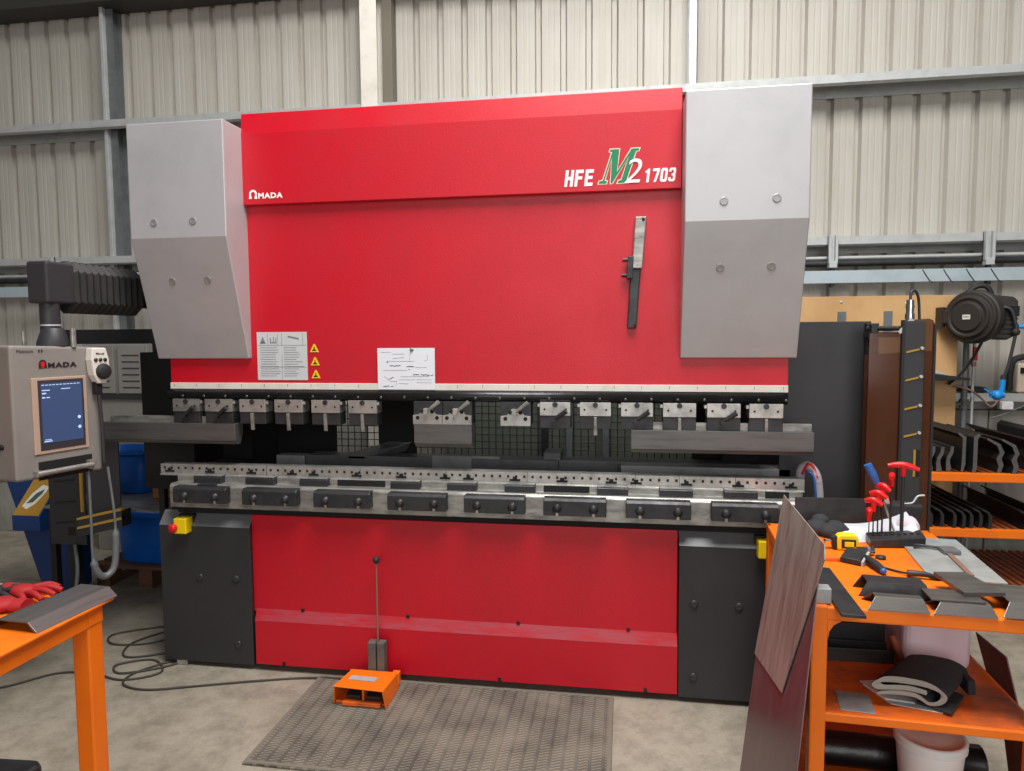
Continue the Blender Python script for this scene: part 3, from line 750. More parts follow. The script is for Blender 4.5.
# hand pulse unit
hp = Q(MB().prism([(-.338, 1.655), (-.27, 1.655), (-.255, 1.60), (-.255, 1.53), (-.275, 1.49), (-.315, 1.49), (-.335, 1.53), (-.345, 1.60)], -2.42, -2.375, 'x'), 'hand_pulse_unit', M['white_plastic'], .006)
for y in (-.325, -.302, -.279): Q(MB().lathe((-2.376, y, 1.600), [(.009, 0), (.008, .006), (0, .007)], 12, (1, 0, 0)), 'button', M['black'], 0, hp)
Q(MB().lathe((-2.376, -.29, 1.546), [(.037, 0), (.037, .005), (.033, .007), (.032, .016), (.028, .019), (0, .020)], 24, (1, 0, 0)), 'dial', M['rubber'], 0, hp)
Q(text_mb('Manual', (-2.3745, -.322, 1.624), U, V, .010, .04, 0, .02), 'lettering', M['black_ink'], 0, hp)
Q(MB().box(-2.415, -2.39, -.32, -.285, 1.44, 1.50), 'holster', M['black'], .003)
Q(MB().tube([(-2.40, -.30, 1.45), (-2.398, -.292, 1.30), (-2.40, -.288, 1.12)], .008, 8), 'handset_cord', M['arm'])
# grab bar under the screen
Q(MB().cyl((-2.40, -.60, 1.118), (-2.40, -.345, 1.118), .012, 14).box(-2.425, -2.395, -.605, -.58, 1.105, 1.131).box(-2.425, -2.395, -.365, -.335, 1.10, 1.14), 'grab_bar', M['steel'])
Q(BOX(-2.424, -2.4165, -.58, -.335, 1.085, 1.165), 'recess', M['hole'])
# arm: charcoal head, bellows, post
Q = CC.part
Q(MB().box(-2.605, -2.50, -.485, -.325, 1.855, 2.040), 'arm_head', M['arm'], .012, seg=3)
mb = MB(); n = 11
prof = []
for i in range(2 * n + 1):
    y = -.33 + i * .0215; g = .016 if i % 2 else 0.
    prof.append((y, g))
vs = []
for y, g in prof:
    t = (y + .33) / .52
    x0, x1, z0, z1 = -2.62 - g * .5, -2.505 + g * .7, 1.825 - g * .7, 2.045 + g * .7
    c = .045
    vs += [(x0 + c, y, z0), (x1 - c, y, z0), (x1, y, z0 + c), (x1, y, z1 - c), (x1 - c, y, z1), (x0 + c, y, z1), (x0, y, z1 - c), (x0, y, z0 + c)]
k = len(prof)
mb.add(vs, [(i * 8 + j, i * 8 + (j + 1) % 8, (i + 1) * 8 + (j + 1) % 8, (i + 1) * 8 + j) for i in range(k - 1) for j in range(8)])
mb.add(vs[:8], [tuple(range(8))]); mb.add(vs[-8:], [tuple(range(8))[::-1]])
Q(mb, 'bellows', M['bellows'], .003)
Q(MB().box(-2.62, -2.52, .10, 1.10, 1.86, 2.02), 'arm_beam', M['black'], .006)
Q(MB().cyl((-2.545, -.43, 1.70), (-2.545, -.43, 1.875), .040, 20), 'arm_post', M['arm'])
Q(MB().cyl((-2.545, -.43, 1.755), (-2.545, -.43, 1.762), .0415, 20), 'post_ring', M['galv'])
Q(MB().lathe((-2.535, -.43, 1.66), [(.065, 0), (.065, .02), (.046, .075), (.040, .085)], 20), 'swivel_base', M['arm'])
Q(MB().cyl((-2.46, -.40, 1.66), (-2.46, -.40, 1.745), .012, 10), 'connector', M['steel_dirty'])
Q(MB().cyl((-2.60, -.52, 1.66), (-2.60, -.52, 1.73), .007, 8), 'connector', M['steel_dirty'])
# column carrying the arm, behind the side cover
Q(MB().box(-2.62, -2.50, 1.0, 1.12, 0, 2.02), 'column', M['black'], .006)
# hanging grey conduit loop below
Q(MB().tube([(-2.45, -.36, 1.09), (-2.45, -.36, .86), (-2.45, -.36, .68), (-2.44, -.345, .60), (-2.425, -.31, .575), (-2.41, -.275, .61), (-2.405, -.265, .72), (-2.405, -.265, .87), (-2.42, -.275, 1.09)], .011, 10, rad=lambda t: .016 if .28 < t < .80 else .006), 'conduit_loop', M['galv_dark'])

# ------------------------------------------------------------------ floor things in front
MT = single(BOX(-1.50, -.045, -.745, -.012, 0, .011), 'floor_mat', M['mat'], 'brown grey rubber mat with wavy ridges on the floor before the machine', 'mat', (-.77, -.38, 0), bevel=.004)
mb = MB().box(-1.497, -.048, -.742, -.725, .0105, .0125).box(-1.497, -1.482, -.725, -.030, .0105, .0125).box(-.063, -.048, -.725, -.030, .0105, .0125).box(-1.497, -.048, -.030, -.015, .0105, .0125)
o = mb.build('border', mat('plain_rubber_border', rgb(116, 109, 98), .75), None); o.data.transform(Matrix.Translation((.77, .38, 0))); o.parent = MT

FP = Root('foot_pedal', 'orange guarded twin foot pedal switch on the wavy floor mat', 'foot pedal', (-1.19, -.2, .012))
B0 = .012
sh = MB()
fl, fr, bl, br = -1.322, -1.060, -1.312, -1.075
# hood: top plate, two cheeks, back
sh.hexa([(fl + .01, -.285, .100), (fr - .01, -.300, .100), (br, -.085, .084), (bl + .01, -.085, .084), (fl + .01, -.285, .106), (fr - .01, -.300, .106), (br, -.085, .090), (bl + .01, -.085, .090)])
sh.hexa([(fl, -.270, B0), (fl + .006, -.270, B0), (bl + .006, -.085, B0), (bl, -.085, B0), (fl + .012, -.285, .104), (fl + .018, -.285, .104), (bl + .018, -.085, .088), (bl + .012, -.085, .088)])
sh.hexa([(fr - .006, -.285, B0), (fr, -.285, B0), (br + .01, -.085, B0), (br + .004, -.085, B0), (fr - .016, -.300, .104), (fr - .01, -.300, .104), (br + .004, -.085, .088), (br - .002, -.085, .088)])
sh.box(bl, br + .01, -.09, -.084, B0, .088)
FP.part(sh, 'guard', M['orange_worn'], .003)
FP.part(MB().box(fl + .01, fr - .012, -.26, -.09, B0, B0 + .012).box(fl + .05, fr - .03, -.285, -.255, B0 + .004, B0 + .022), 'base', M['orange_dirty'], .002)
for x0, x1 in ((-1.262, -1.192), (-1.165, -1.095)):
    FP.part(MB().hexa([(x0, -.262, .040), (x1, -.262, .040), (x1, -.13, .062), (x0, -.13, .062), (x0, -.262, .056), (x1, -.262, .056), (x1, -.13, .078), (x0, -.13, .078)]), 'pedal', M['rubber'], .004)
FP.part(BOX(-1.183, -1.174, -.262, -.12, .024, .098), 'divider', M['orange_worn'])
FP.part(MB().hexa([(-1.27, -.21, .1015), (-1.14, -.215, .1015), (-1.14, -.17, .0985), (-1.27, -.165, .0985), (-1.27, -.21, .1035), (-1.14, -.215, .1035), (-1.14, -.17, .1005), (-1.27, -.165, .1005)]), 'worn_label', M['galv'])
FP.part(BOX(-1.10, -1.065, -.085, -.06, .03, .088), 'cable_box', M['orange_worn'], .003)

ST = Root('block_stand', 'two grey blocks behind the foot pedal gripping an upright rod with black ball', 'stand', (-1.178, -.055, 0))
for x0, x1 in ((-1.224, -1.184), (-1.177, -1.141)): ST.part(BOX(x0, x1, -.078, -.030, .011, .222), 'block', M['block_grey'], .003)
ST.part(MB().cyl((-1.179, -.055, .05), (-1.179, -.055, .62), .0045, 10), 'rod', M['brass'])
ST.part(MB().ball((-1.179, -.055, .625), .018), 'ball_knob', M['rubber'])


def cable(pts, label, r=.0055):
    z = r + .0005
    single(MB().tube([(x, y, z if len(q) == 0 else q[0]) for x, y, *q in pts], r, 8), 'cable', M['cable'], label, 'cable', (pts[0][0], pts[0][1], 0))


cable([(-1.32, -.05, .02), (-1.55, -.045), (-1.80, -.115), (-2.05, -.20), (-2.27, -.27), (-2.42, -.24), (-2.45, -.14), (-2.38, -.02), (-2.30, .05), (-2.25, .10)], 'dark cable running from the foot pedal in one wide loop to the machine')
cable([(-3.3, -.50), (-3.0, -.36), (-2.84, -.19), (-2.66, -.16), (-2.46, -.20), (-2.32, -.10), (-2.45, .02), (-2.60, -.06), (-2.52, -.14), (-2.36, -.06), (-2.24, .07)], 'dark cable trailing in from beneath the orange side table')
cable([(-2.45, .62), (-2.62, .45), (-2.88, .28), (-2.80, .16), (-2.60, .20), (-2.50, .34), (-2.60, .36), (-2.70, .18), (-2.62, .03), (-2.44, .10), (-2.34, .24), (-2.30, .30)], 'tangled dark cable coiled beside the dark corner of the machine')

# ------------------------------------------------------------------ orange work table (console side)
LT = Root('work_table', 'orange steel work table with square tube leg beside the control console', 'table', (-2.4, -1.7, 0))
tx1, ty1 = -1.655, -1.20
LT.part(BOX(-3.2, tx1, -2.35, ty1, .842, .85), 'table_top', M['orange_worn'], .002)
LT.part(MB().box(tx1 - .075, tx1 - .013, -2.3, ty1 - .10, .785, .842), 'apron_rail', M['orange'], .004)
LT.part(BOX(-3.15, tx1 - .013, ty1 - .10, ty1 - .038, .785, .842), 'apron_rail', M['orange'], .004)
LT.part(BOX(-3.15, tx1 - .05, -2.36, -2.30, .785, .842), 'apron_rail', M['orange'], .004)
for lx, ly in ((tx1 - .078, ty1 - .10), (tx1 - .078, -2.3), (-3.12, ty1 - .10), (-3.12, -2.3)):
    LT.part(BOX(lx, lx + .062, ly, ly + .062, 0, .80), 'leg', M['orange'], .006)


def bent_profile(name, label, cat, loc, L, w, h, t, rotz, m_, group=None, lip=.012, z=0):
    """pressed channel plate lying crown up: flat crown, sloping sides, thin lips"""
    hw = w / 2
    o = [(-hw, 0), (-hw + lip * .4, 0), (-hw + lip + .004, h - t), (hw - lip - .004, h - t), (hw - lip * .4, 0), (hw, 0), (hw - lip, h), (-hw + lip, h)]
    me = MB().prism(o, -L / 2, L / 2, 'x')
    ob = me.build(name, m_, None, None, .0012); ob.location = loc; ob.rotation_euler.z = rotz
    return tag(ob, label, cat, group)


bent_profile('steel_profile', 'grey pressed steel profile lying along the edge of the console side table', 'steel profile', (-1.748, -1.335, .8505), .30, .175, .030, .004, R(86), M['punch'], lip=.032)
single(MB().hexa([(-2.5, -1.31, .851), (-2.07, -1.23, .851), (-2.07, -1.205, .851), (-2.5, -1.285, .851), (-2.5, -1.31, .876), (-2.07, -1.23, .876), (-2.07, -1.205, .876), (-2.5, -1.285, .876)]), 'flat_bar', M['galv'], 'pale steel flat bar at the back of the console side table', 'steel bar', (-2.3, -1.24, .851), bevel=.001)

# work gloves
def glove(name, label, loc, rotz, m_palm, m_back, sc=1.):
    r = thing(name, label, 'glove', loc, rotz)
    MB().lathe((0, 0, 0), [(0, -.005), (.03, 0), (.043, .012), (.044, .022), (.032, .034), (0, .036)], 16).xf(Matrix.Diagonal((1.25 * sc, 1. * sc, 1, 1))).build('palm', m_back, r)
    for i, (a, l) in enumerate(((-22, .075), (-7, .09), (8, .086), (24, .07))):
        ca, sa = math.cos(R(a)), math.sin(R(a))
        p = [(.035 * ca, (i - 1.5) * .02 + .01 * sa, .018), (.035 * ca + l * .5 * ca, (i - 1.5) * .022 + l * .5 * sa, .024), (.035 * ca + l * ca, (i - 1.5) * .024 + l * sa, .011)]
        MB().tube(p, .011, 10, rad=lambda t: .0115 - .003 * t).build('finger', m_palm, r)
    MB().tube([(.0, .035, .016), (.03, .068, .02), (.065, .078, .012)], .012, 10, rad=lambda t: .0125 - .003 * t).build('thumb', m_palm, r)
    MB().tube([(-.045, 0, .018), (-.085, .004, .018)], .03, 14, smooth_path=False).xf(Matrix.Translation((0, 0, .004)) @ Matrix.Diagonal((1, 1.1, .6, 1)) ).build('cuff', m_back, r)
    return r


glove('work_glove', 'red work glove with fingers spread on the console side table', (-1.955, -1.245, .853), R(-12), M['red_glove'], M['red_glove'], .8)
glove('work_glove', 'red and grey work glove crumpled at the rim of the photo on the table', (-1.93, -1.36, .853), R(195), M['rubber'], M['red_glove'], 1.05)
glove('work_glove', 'grey work glove lying behind the crumpled red and grey glove', (-2.06, -1.27, .853), R(-5), M['rubber'], M['rubber'], 1.0)
single(MB().prism([(-2.55, -.99), (-2.20, -.965), (-2.16, -1.0), (-2.20, -1.40), (-2.55, -1.42)], 0, .10, 'z'), 'tool_case', M['steel_dark'], 'low dark grey case on the floor below the orange side table', 'case', (-2.3, -1.2, 0), bevel=.02)

# ------------------------------------------------------------------ things behind the console
EC = Root('electrical_cabinet', 'beige grey electrical cabinet with vented doors behind the console', 'cabinet', (-3.95, 1.85, 0))
EC.part(BOX(-4.22, -3.66, 1.70, 2.05, .9, 1.656), 'body', M['beige'], .006)
for x0, x1 in ((-4.20, -3.935), (-3.90, -3.675)):
    d = EC.part(BOX(x0, x1, 1.675, 1.702, 1.267, 1.645), 'door', M['beige'], .004)
    mb = MB()
    for i in range(6): mb.box(x0 + .04, x1 - .04, 1.672, 1.676, 1.31 + i * .05, 1.319 + i * .05)
    EC.part(mb, 'vent', M['arm'], 0, d)
EC.part(BOX(-4.22, -3.66, 1.68, 1.71, 1.222, 1.262), 'ledge', M['dgrey'], .003)
EC.part(BOX(-4.18, -3.70, 1.72, 2.0, 0, .9), 'plinth', M['beige'], .006)
SB = single(BOX(-3.19, -2.55, .30, .70, 1.667, 1.748), 'shelf_box', M['black'], 'long flat black box above the beige cabinet behind the console arm', 'box', (-3.05, .6, 1.665), bevel=.004)
# bracket post carrying it
o = BOX(-2.59, -2.555, .31, .345, 0, 1.67).build('post', M['black'], None); o.data.transform(Matrix.Translation((3.05, -.6, -1.665))); o.parent = SB

# left guard
LG = Root('side_guard', 'black louvred side guard with yellow edges standing below the console', 'machine guard', (-3.0, .25, 0))
LG.part(BOX(-3.19, -2.965, .20, .212, .545, 1.18), 'louvre_plate', M['dgrey'], .002)
for z in (.90, .78, .665):
    LG.part(MB().hexa([(-3.15, .196, z), (-3.02, .196, z + .012), (-3.02, .201, z + .012), (-3.15, .201, z), (-3.15, .196, z + .004), (-3.02, .196, z + .017), (-3.02, .201, z + .017), (-3.15, .201, z + .004)]), 'slot', M['hole'])
LG.part(BOX(-3.075, -3.035, .196, .201, .60, .645), 'slot', M['hole'])
LG.part(BOX(-2.985, -2.972, .19, .20, .735, 1.18), 'yellow_edge', M['yellow_line'])
LG.part(MB().hexa([(-2.962, .21, .70), (-2.80, .27, .755), (-2.80, .28, .755), (-2.962, .22, .70), (-2.962, .21, 1.18), (-2.80, .27, 1.18), (-2.80, .28, 1.18), (-2.962, .22, 1.18)]), 'side_plate', M['arm'], .002)
for dz in (0, -.05):
    LG.part(MB().hexa([(-2.96, .13, .705 + dz), (-2.76, .22, .742 + dz), (-2.76, .25, .742 + dz), (-2.96, .16, .705 + dz), (-2.96, .13, .717 + dz), (-2.76, .22, .757 + dz), (-2.76, .25, .757 + dz), (-2.96, .16, .717 + dz)]), 'yellow_rail', M['yellow_line'])
LG.part(MB().hexa([(-2.96, .135, .61), (-2.76, .225, .65), (-2.76, .30, .65), (-2.96, .21, .61), (-2.96, .135, .705), (-2.76, .225, .742), (-2.76, .30, .742), (-2.96, .21, .705)]), 'rail_body', M['black'])
LG.part(BOX(-3.10, -3.05, .22, .27, 0, 1.18), 'post', M['black'], .003)
LG.part(MB().tube([(-3.03, .19, .55), (-3.02, .185, .40), (-3.05, .18, .25), (-3.13, .17, .15), (-3.2, .16, .10)], .010, 8), 'hose', M['galv_dark'])

BH = Root('blue_hopper', 'tapered blue steel machine stand with gold labelled box behind the console', 'machine stand', (-3.55, .75, 0))
BH.part(MB().hexa([(-3.64, .60, .10), (-3.44, .60, .10), (-3.44, .78, .10), (-3.64, .78, .10), (-3.95, .60, 1.05), (-3.42, .60, 1.05), (-3.42, .78, 1.05), (-3.95, .78, 1.05)]), 'hopper', M['blue_paint'], .01)
BH.part(BOX(-3.62, -3.46, .62, .76, 0, .10), 'base', M['black'], .004)
BH.part(MB().hexa([(-3.66, .42, .54), (-3.47, .42, .54), (-3.47, .61, .54), (-3.66, .61, .54), (-3.66, .42, .63), (-3.47, .42, .63), (-3.47, .61, .84), (-3.66, .61, .84)]), 'label_box', M['blue_paint'], .004)
BH.part(poly_mb([(0, 0), (.178, 0), (.178, .26), (0, .26)], (-3.654, .423, .634), X, (0, .19, .21), .001, .001), 'gold_label', M['gold'])
BH.part(poly_mb([(.03, .06), (.07, .04), (.11, .08), (.14, .16), (.14, .20), (.09, .21), (.05, .15)], (-3.654, .423, .634), X, (0, .19, .21), .003, .001), 'pale_logo', M['white_plastic'])
BH.part(poly_mb([(.05, .08), (.09, .09), (.12, .15), (.12, .18), (.08, .15)], (-3.654, .423, .634), X, (0, .19, .21), .005, .001), 'green_logo', mat('dark_green_print', rgb(70, 92, 74), .5))

SP = Root('side_bench', 'low steel plate bench between the console and the press brake', 'bench', (-2.95, .75, 0))
SP.part(BOX(-3.38, -2.42, .36, .96, .70, .715), 'plate', M['steel_dirty'], .002)
for x, y in ((-2.49, .40), (-2.49, .90), (-3.37, .38)): SP.part(BOX(x, x + .04, y, y + .04, 0, .70), 'leg', M['black'], .003)
single(BOX(-2.86, -2.55, .62, .72, .7155, .80), 'wood_block', M['wood_block'], 'orange brown wooden block on the steel plate bench', 'wood block', (-2.7, .67, .7155), bevel=.006)

def tub(name, label, c, w, d, z0, h, taper, rim):
    r = thing(name, label, 'bin', (c[0], c[1], z0))
    mb = MB(); n = 40
    def ring(ww, dd, z): return [(math.copysign(abs(math.cos(t)) ** .55, math.cos(t)) * ww / 2, math.copysign(abs(math.sin(t)) ** .55, math.sin(t)) * dd / 2, z) for t in [2 * math.pi * i / n for i in range(n)]]
    rs = [ring(w * taper, d * taper, 0), ring(w * taper + .03, d * taper + .03, .02), ring(w * (taper + 1) / 2 + .01, d * (taper + 1) / 2 + .01, h * .5), ring(w, d, h), ring(w - .012, d - .012, h), ring(w * taper - .01, d * taper - .01, .03)]
    vs = [v for q in rs for v in q]
    fs = [(j * n + i, j * n + (i + 1) % n, (j + 1) * n + (i + 1) % n, (j + 1) * n + i) for j in range(len(rs) - 1) for i in range(n)]
    mb.add(vs, fs, True); mb.add(rs[0], [tuple(range(n))[::-1]]); mb.add(rs[-1], [tuple(range(n))])
    mb.build('tub', M['blue_plastic'], r)
    m2 = MB(); a, b = ring(w + rim, d + rim, rimz := (h - .03)), ring(w + rim, d + rim, h)
    cin = ring(w - .004, d - .004, h)
    m2.add(a + b + cin, [(i, (i + 1) % n, n + (i + 1) % n, n + i) for i in range(n)] + [(n + i, n + (i + 1) % n, 2 * n + (i + 1) % n, 2 * n + i) for i in range(n)], True)
    m2.build('rim', M['blue_plastic'], r)
    return r


tub('storage_bin', 'blue plastic tub standing on the wooden pallet', (-3.19, 1.24), .68, .44, .151, .36, .86, .03)
tub('storage_bin', 'upright blue plastic bin standing on the steel plate bench', (-3.155, .82), .35, .24, .716, .28, .94, .02)
PT = Root('wood_pallet', 'reddish wooden pallet on the floor below the blue tub', 'pallet', (-3.15, 1.1, 0))
for i in range(5): PT.part(BOX(-3.62, -2.80, .98 + i * .12, 1.07 + i * .12, .128, .15), 'deck_board', M['wood_dark'], .003)
for x in (-3.58, -3.26, -2.92):
    for y in (.98, 1.43): PT.part(BOX(x, x + .10, y, y + .12, .022, .107), 'block', M['wood_dark'], .004)
    PT.part(BOX(x, x + .10, .98, 1.55, .106, .128), 'stringer', M['wood_dark'], .003)
    PT.part(BOX(x, x + .10, .98, 1.55, 0, .022), 'bottom_board', M['wood_dark'], .003)

# ------------------------------------------------------------------ back wall services
single(MB().cyl((-7.5, 2.02, 2.185), (5, 2.02, 2.185), .022, 12), 'conduit_pipe', M['steel_dark'], 'dark conduit pipe running along the wall above the flat grey tray', 'pipe', (0, 2.02, 2.185))
single(MB().cyl((-7.5, 2.05, 2.225), (5, 2.05, 2.225), .014, 10), 'conduit_pipe', M['galv'], 'thin pale conduit pipe resting just above the dark conduit', 'pipe', (0, 2.05, 2.225))
TR = single(MB().box(-7.5, 5, 1.945, 1.95, 2.045, 2.130).box(-7.5, 5, 1.95, 2.02, 2.045, 2.049).box(-7.5, 5, 1.95, 1.96, 2.126, 2.130), 'cable_tray', mat('pale_blue_grey_tray', rgb(176, 190, 196), .5, metal=.2, var=rgb(160, 174, 180), vscale=5), 'long pale blue grey cable tray along the wall below the conduit', 'cable tray', (0, 2, 2.045))
for i, x in enumerate((2.0, 2.13, 2.27, 2.42)):
    o = MB().tube([(x - .02, 1.942, 2.125), (x, 1.94, 2.09), (x + .03, 1.942, 2.047), (x + .05, 1.95, 2.035)], .0025, 6).build('cable_tie', M['black'], None); o.data.transform(Matrix.Translation((0, -2, -2.045))); o.parent = TR
for i, (x, l) in enumerate(((1.413, 'slotted steel strut bracket on the wall nearest the silver cover'), (2.40, 'slotted steel strut bracket on the wall above the hose reel'), (-4.72, 'slotted steel strut bracket on the wall behind the console arm'))):
    sb = Root('strut_bracket', l, 'bracket', (x, 1.98, 2.1))
    sb.part(MB().box(x - .030, x - .012, 1.955, 1.998, 2.18, 2.375).box(x + .012, x + .030, 1.955, 1.998, 2.18, 2.375).box(x - .03, x + .03, 1.985, 1.998, 2.18, 2.375), 'channel', M['galv'], .001)
    sb.part(MB().box(x - .028, x + .024, 1.945, 2.0, 2.15, 2.195), 'pipe_clip', M['galv'], .002)
    sb.part(MB().box(x - .012, x + .012, 1.96, 2.0, 2.02, 2.15), 'hanger', M['steel_dark'], .001)
PW = Root('plywood_board', 'tall plywood board fixed to the wall behind the smoked guard', 'board', (1.75, 2.0, 1.0))
PW.part(BOX(1.0, 2.235, 1.985, 2.003, .33, 1.955), 'panel', M['ply'], .002)
for x in (1.485, 1.785): PW.part(BOX(x - .028, x + .028, 1.978, 1.986, 1.70, 1.85), 'strap', M['galv_dark'], .001)
for x, z in ((1.48, 1.915), (1.9, 1.90), (2.18, 1.88), (2.20, 1.36)): PW.part(MB().lathe((x, 1.985, z), [(.011, 0), (.009, .003), (0, .004)], 10, (0, -1, 0)), 'screw', M['galv'])

HR = Root('hose_reel', 'round black air hose reel with white label on the plywood edge', 'hose reel', (2.26, 1.75, 1.8))
hx, hy, hz = 2.232, 1.78, 1.80
ax = (-.80, -.60, 0)
HR.part(MB().lathe((hx, hy, hz), [(0, -.09), (.13, -.09), (.160, -.075), (.174, -.03), (.174, .02), (.164, .022), (.160, .05), (.136, .052), (.130, .072), (.116, .072), (.112, .064), (.095, .064), (.090, .078), (.0, .08)], 44, ax, False), 'drum', M['reel'], .003)
HR.part(MB().prism([(2.27, 1.665), (2.40, 1.650), (2.455, 1.68), (2.46, 1.90), (2.43, 1.925), (2.27, 1.945)], 1.70, 1.88, 'y'), 'housing', M['reel'], .015, seg=3)
HR.part(MB().box(2.345, 2.462, 1.694, 1.702, 1.80, 1.865), 'hose_guide', M['hole'], .002)
for z in (1.69, 1.72, 1.75, 1.78): HR.part(BOX(2.35, 2.455, 1.693, 1.701, z, z + .008), 'rib', M['black'])
A = Vector(ax).normalized(); uu = Vector((0, 0, 1)).cross(A).normalized()
lab = Vector((hx, hy, hz)) + A * .0815
HR.part(poly_mb([(-.022, -.016), (.026, -.016), (.026, .014), (-.022, .014)], lab, uu, Z, .0, .001), 'label', M['white_plastic'])
mb = MB()
for i in range(4): mb.add(poly_mb([(-.015 + i * .009, -.004), (-.010 + i * .009, -.004), (-.010 + i * .009, .005), (-.015 + i * .009, .005)], lab, uu, Z, .0012, .0004).v[:4], [(0, 1, 2, 3)])
HR.part(mb, 'print', M['inkd'])
HR.part(MB().box(2.085, 2.115, 1.89, 1.985, 1.735, 1.87).box(2.09, 2.22, 1.84, 1.90, 1.76, 1.85), 'wall_bracket', M['black'], .006)
HR.part(MB().tube([(2.20, 1.80, 1.96), (2.26, 1.79, 2.0), (2.31, 1.78, 1.99), (2.34, 1.78, 1.93)], .016, 8), 'top_handle', M['rubber'])
HR.part(MB().tube([(2.36, 1.69, 1.86), (2.40, 1.67, 1.84), (2.425, 1.665, 1.76), (2.43, 1.665, 1.70), (2.40, 1.67, 1.50), (2.375, 1.68, 1.40)], .010, 10), 'hose', M['arm'])
HR.part(MB().ball((2.43, 1.665, 1.70), .024), 'hose_stop', M['rubber'])
HR.part(MB().tube([(2.30, 1.80, 1.64), (2.27, 1.85, 1.53), (2.22, 1.9, 1.42), (2.17, 1.95, 1.35)], .009, 10), 'feed_hose', M['rubber'])
HR.part(MB().cyl((2.375, 1.68, 1.40), (2.379, 1.68, 1.425), .016, 10), 'hose_collar', M['steel_dark'])
single(MB().tube([(2.45, 1.68, 1.735), (2.56, 1.66, 1.735), (2.75, 1.66, 1.73)], .014, 10), 'air_hose', M['blue_bright'], 'bright blue air hose leading off from the black hose reel', 'hose', (2.5, 1.67, 1.735))
BG = Root('air_gun', 'blue air blow gun hanging on its hose over the wall rail', 'air gun', (2.375, 1.69, 1.33))
BG.part(MB().tube([(2.375, 1.68, 1.40), (2.373, 1.685, 1.33), (2.365, 1.69, 1.31)], .017, 10), 'handle', M['blue_bright'])
BG.part(MB().tube([(2.385, 1.69, 1.305), (2.355, 1.69, 1.30), (2.315, 1.69, 1.307)], .024, 12).ball((2.350, 1.69, 1.298), .032), 'body', M['blue_bright'])
BG.part(MB().tube([(2.315, 1.69, 1.307), (2.290, 1.69, 1.325), (2.275, 1.69, 1.34)], .006, 8), 'nozzle', M['blue_bright'])
# standing things on the rail
single(MB().prism([(2.29, 1.290), (2.46, 1.290), (2.44, 1.325), (2.36, 1.33), (2.31, 1.322)], 2.02, 2.12, 'y'), 'connector_lump', M['rubber'], 'black rubber cable connectors lying on the wall rail behind the blow gun', 'connector', (2.38, 2.07, 1.29), bevel=.006)
WC = Root('welder_case', 'pale plastic case with black handle frame standing on the wall rail', 'case', (2.62, 2.05, 1.29))
WC.part(BOX(2.625, 2.85, 2.01, 2.14, 1.290, 1.49), 'case', mat('cream_plastic', rgb(214, 200, 176), .5), .012)
WC.part(MB().tube([(2.60, 2.06, 1.30), (2.60, 2.06, 1.43), (2.625, 2.06, 1.51), (2.70, 2.06, 1.535)], .022, 10), 'handle', M['rubber'])
WC.part(BOX(2.64, 2.675, 2.0, 2.012, 1.42, 1.46), 'socket', M['hole'])
WC.part(BOX(2.68, 2.85, 1.985, 2.02, 1.44, 1.66), 'pink_cover', M['pinkbox'], .012)
for i, (x, r_, m_, l) in enumerate(((2.285, .018, 'galv_dark', 'dull grey vertical pipe on the wall beside the plywood edge'), (2.335, .009, 'galv', 'thin bright vertical pipe with red valve below the hose reel'))):
    pr = Root('vertical_pipe', l, 'pipe', (x, 2.02, 0))
    pr.part(MB().cyl((x, 1.98, 0), (x, 1.98, 1.70), r_, 12), 'pipe', M[m_])
    if i:
        pr.part(MB().box(x - .012, x + .014, 1.955, 1.975, 1.51, 1.60), 'red_valve', M['red_plastic'], .003)
        pr.part(MB().lathe((x, 1.98, 1.47), [(.016, 0), (.016, .03)], 10), 'coupling', M['brass'])
    else:
        for z in (1.18, 1.22): pr.part(MB().cyl((x, 1.98, z), (x, 1.98, z + .025), .028, 12), 'coupling', M['block_grey'])
single(MB().tube([(2.20, 1.94, 1.34), (2.30, 1.93, 1.31), (2.38, 1.94, 1.25), (2.43, 1.93, 1.20), (2.48, 1.95, 1.24), (2.52, 1.97, 1.30)], .007, 8), 'loose_wire', M['brass'], 'brown hose looping over the wall rail beside the plywood edge', 'hose', (2.3, 1.94, 1.3))
single(MB().tube([(2.45, 1.96, 1.12), (2.55, 1.95, 1.16), (2.63, 1.95, 1.20), (2.8, 1.95, 1.26)], .005, 8), 'loose_wire', M['galv_dark'], 'thin grey wire hanging below the pale case on the wall rail', 'wire', (2.6, 1.95, 1.16))
single(MB().box(2.50, 2.57, 1.93, 1.97, 1.18, 1.235), 'junction_box', M['bucket'], 'small cream junction box on the wall rail above the tool rack', 'junction box', (2.53, 1.95, 1.2), bevel=.006)
# little black wall tray on the plywood
WT = Root('wall_tray', 'small black tray with oddments on the plywood beside the smoked guard', 'tray', (2.1, 1.88, 1.4))
WT.part(MB().prism([(1.93, 1.44), (2.24, 1.40), (2.24, 1.385), (1.98, 1.385), (1.93, 1.36)], 1.80, 1.985, 'y'), 'tray', M['black'], .003)
WT.part(MB().hexa([(1.95, 1.82, 1.436), (2.10, 1.82, 1.42), (2.10, 1.93, 1.42), (1.95, 1.93, 1.436), (1.96, 1.82, 1.472), (2.08, 1.82, 1.435), (2.08, 1.93, 1.435), (1.96, 1.93, 1.472)]), 'oddments', M['galv'], .003)

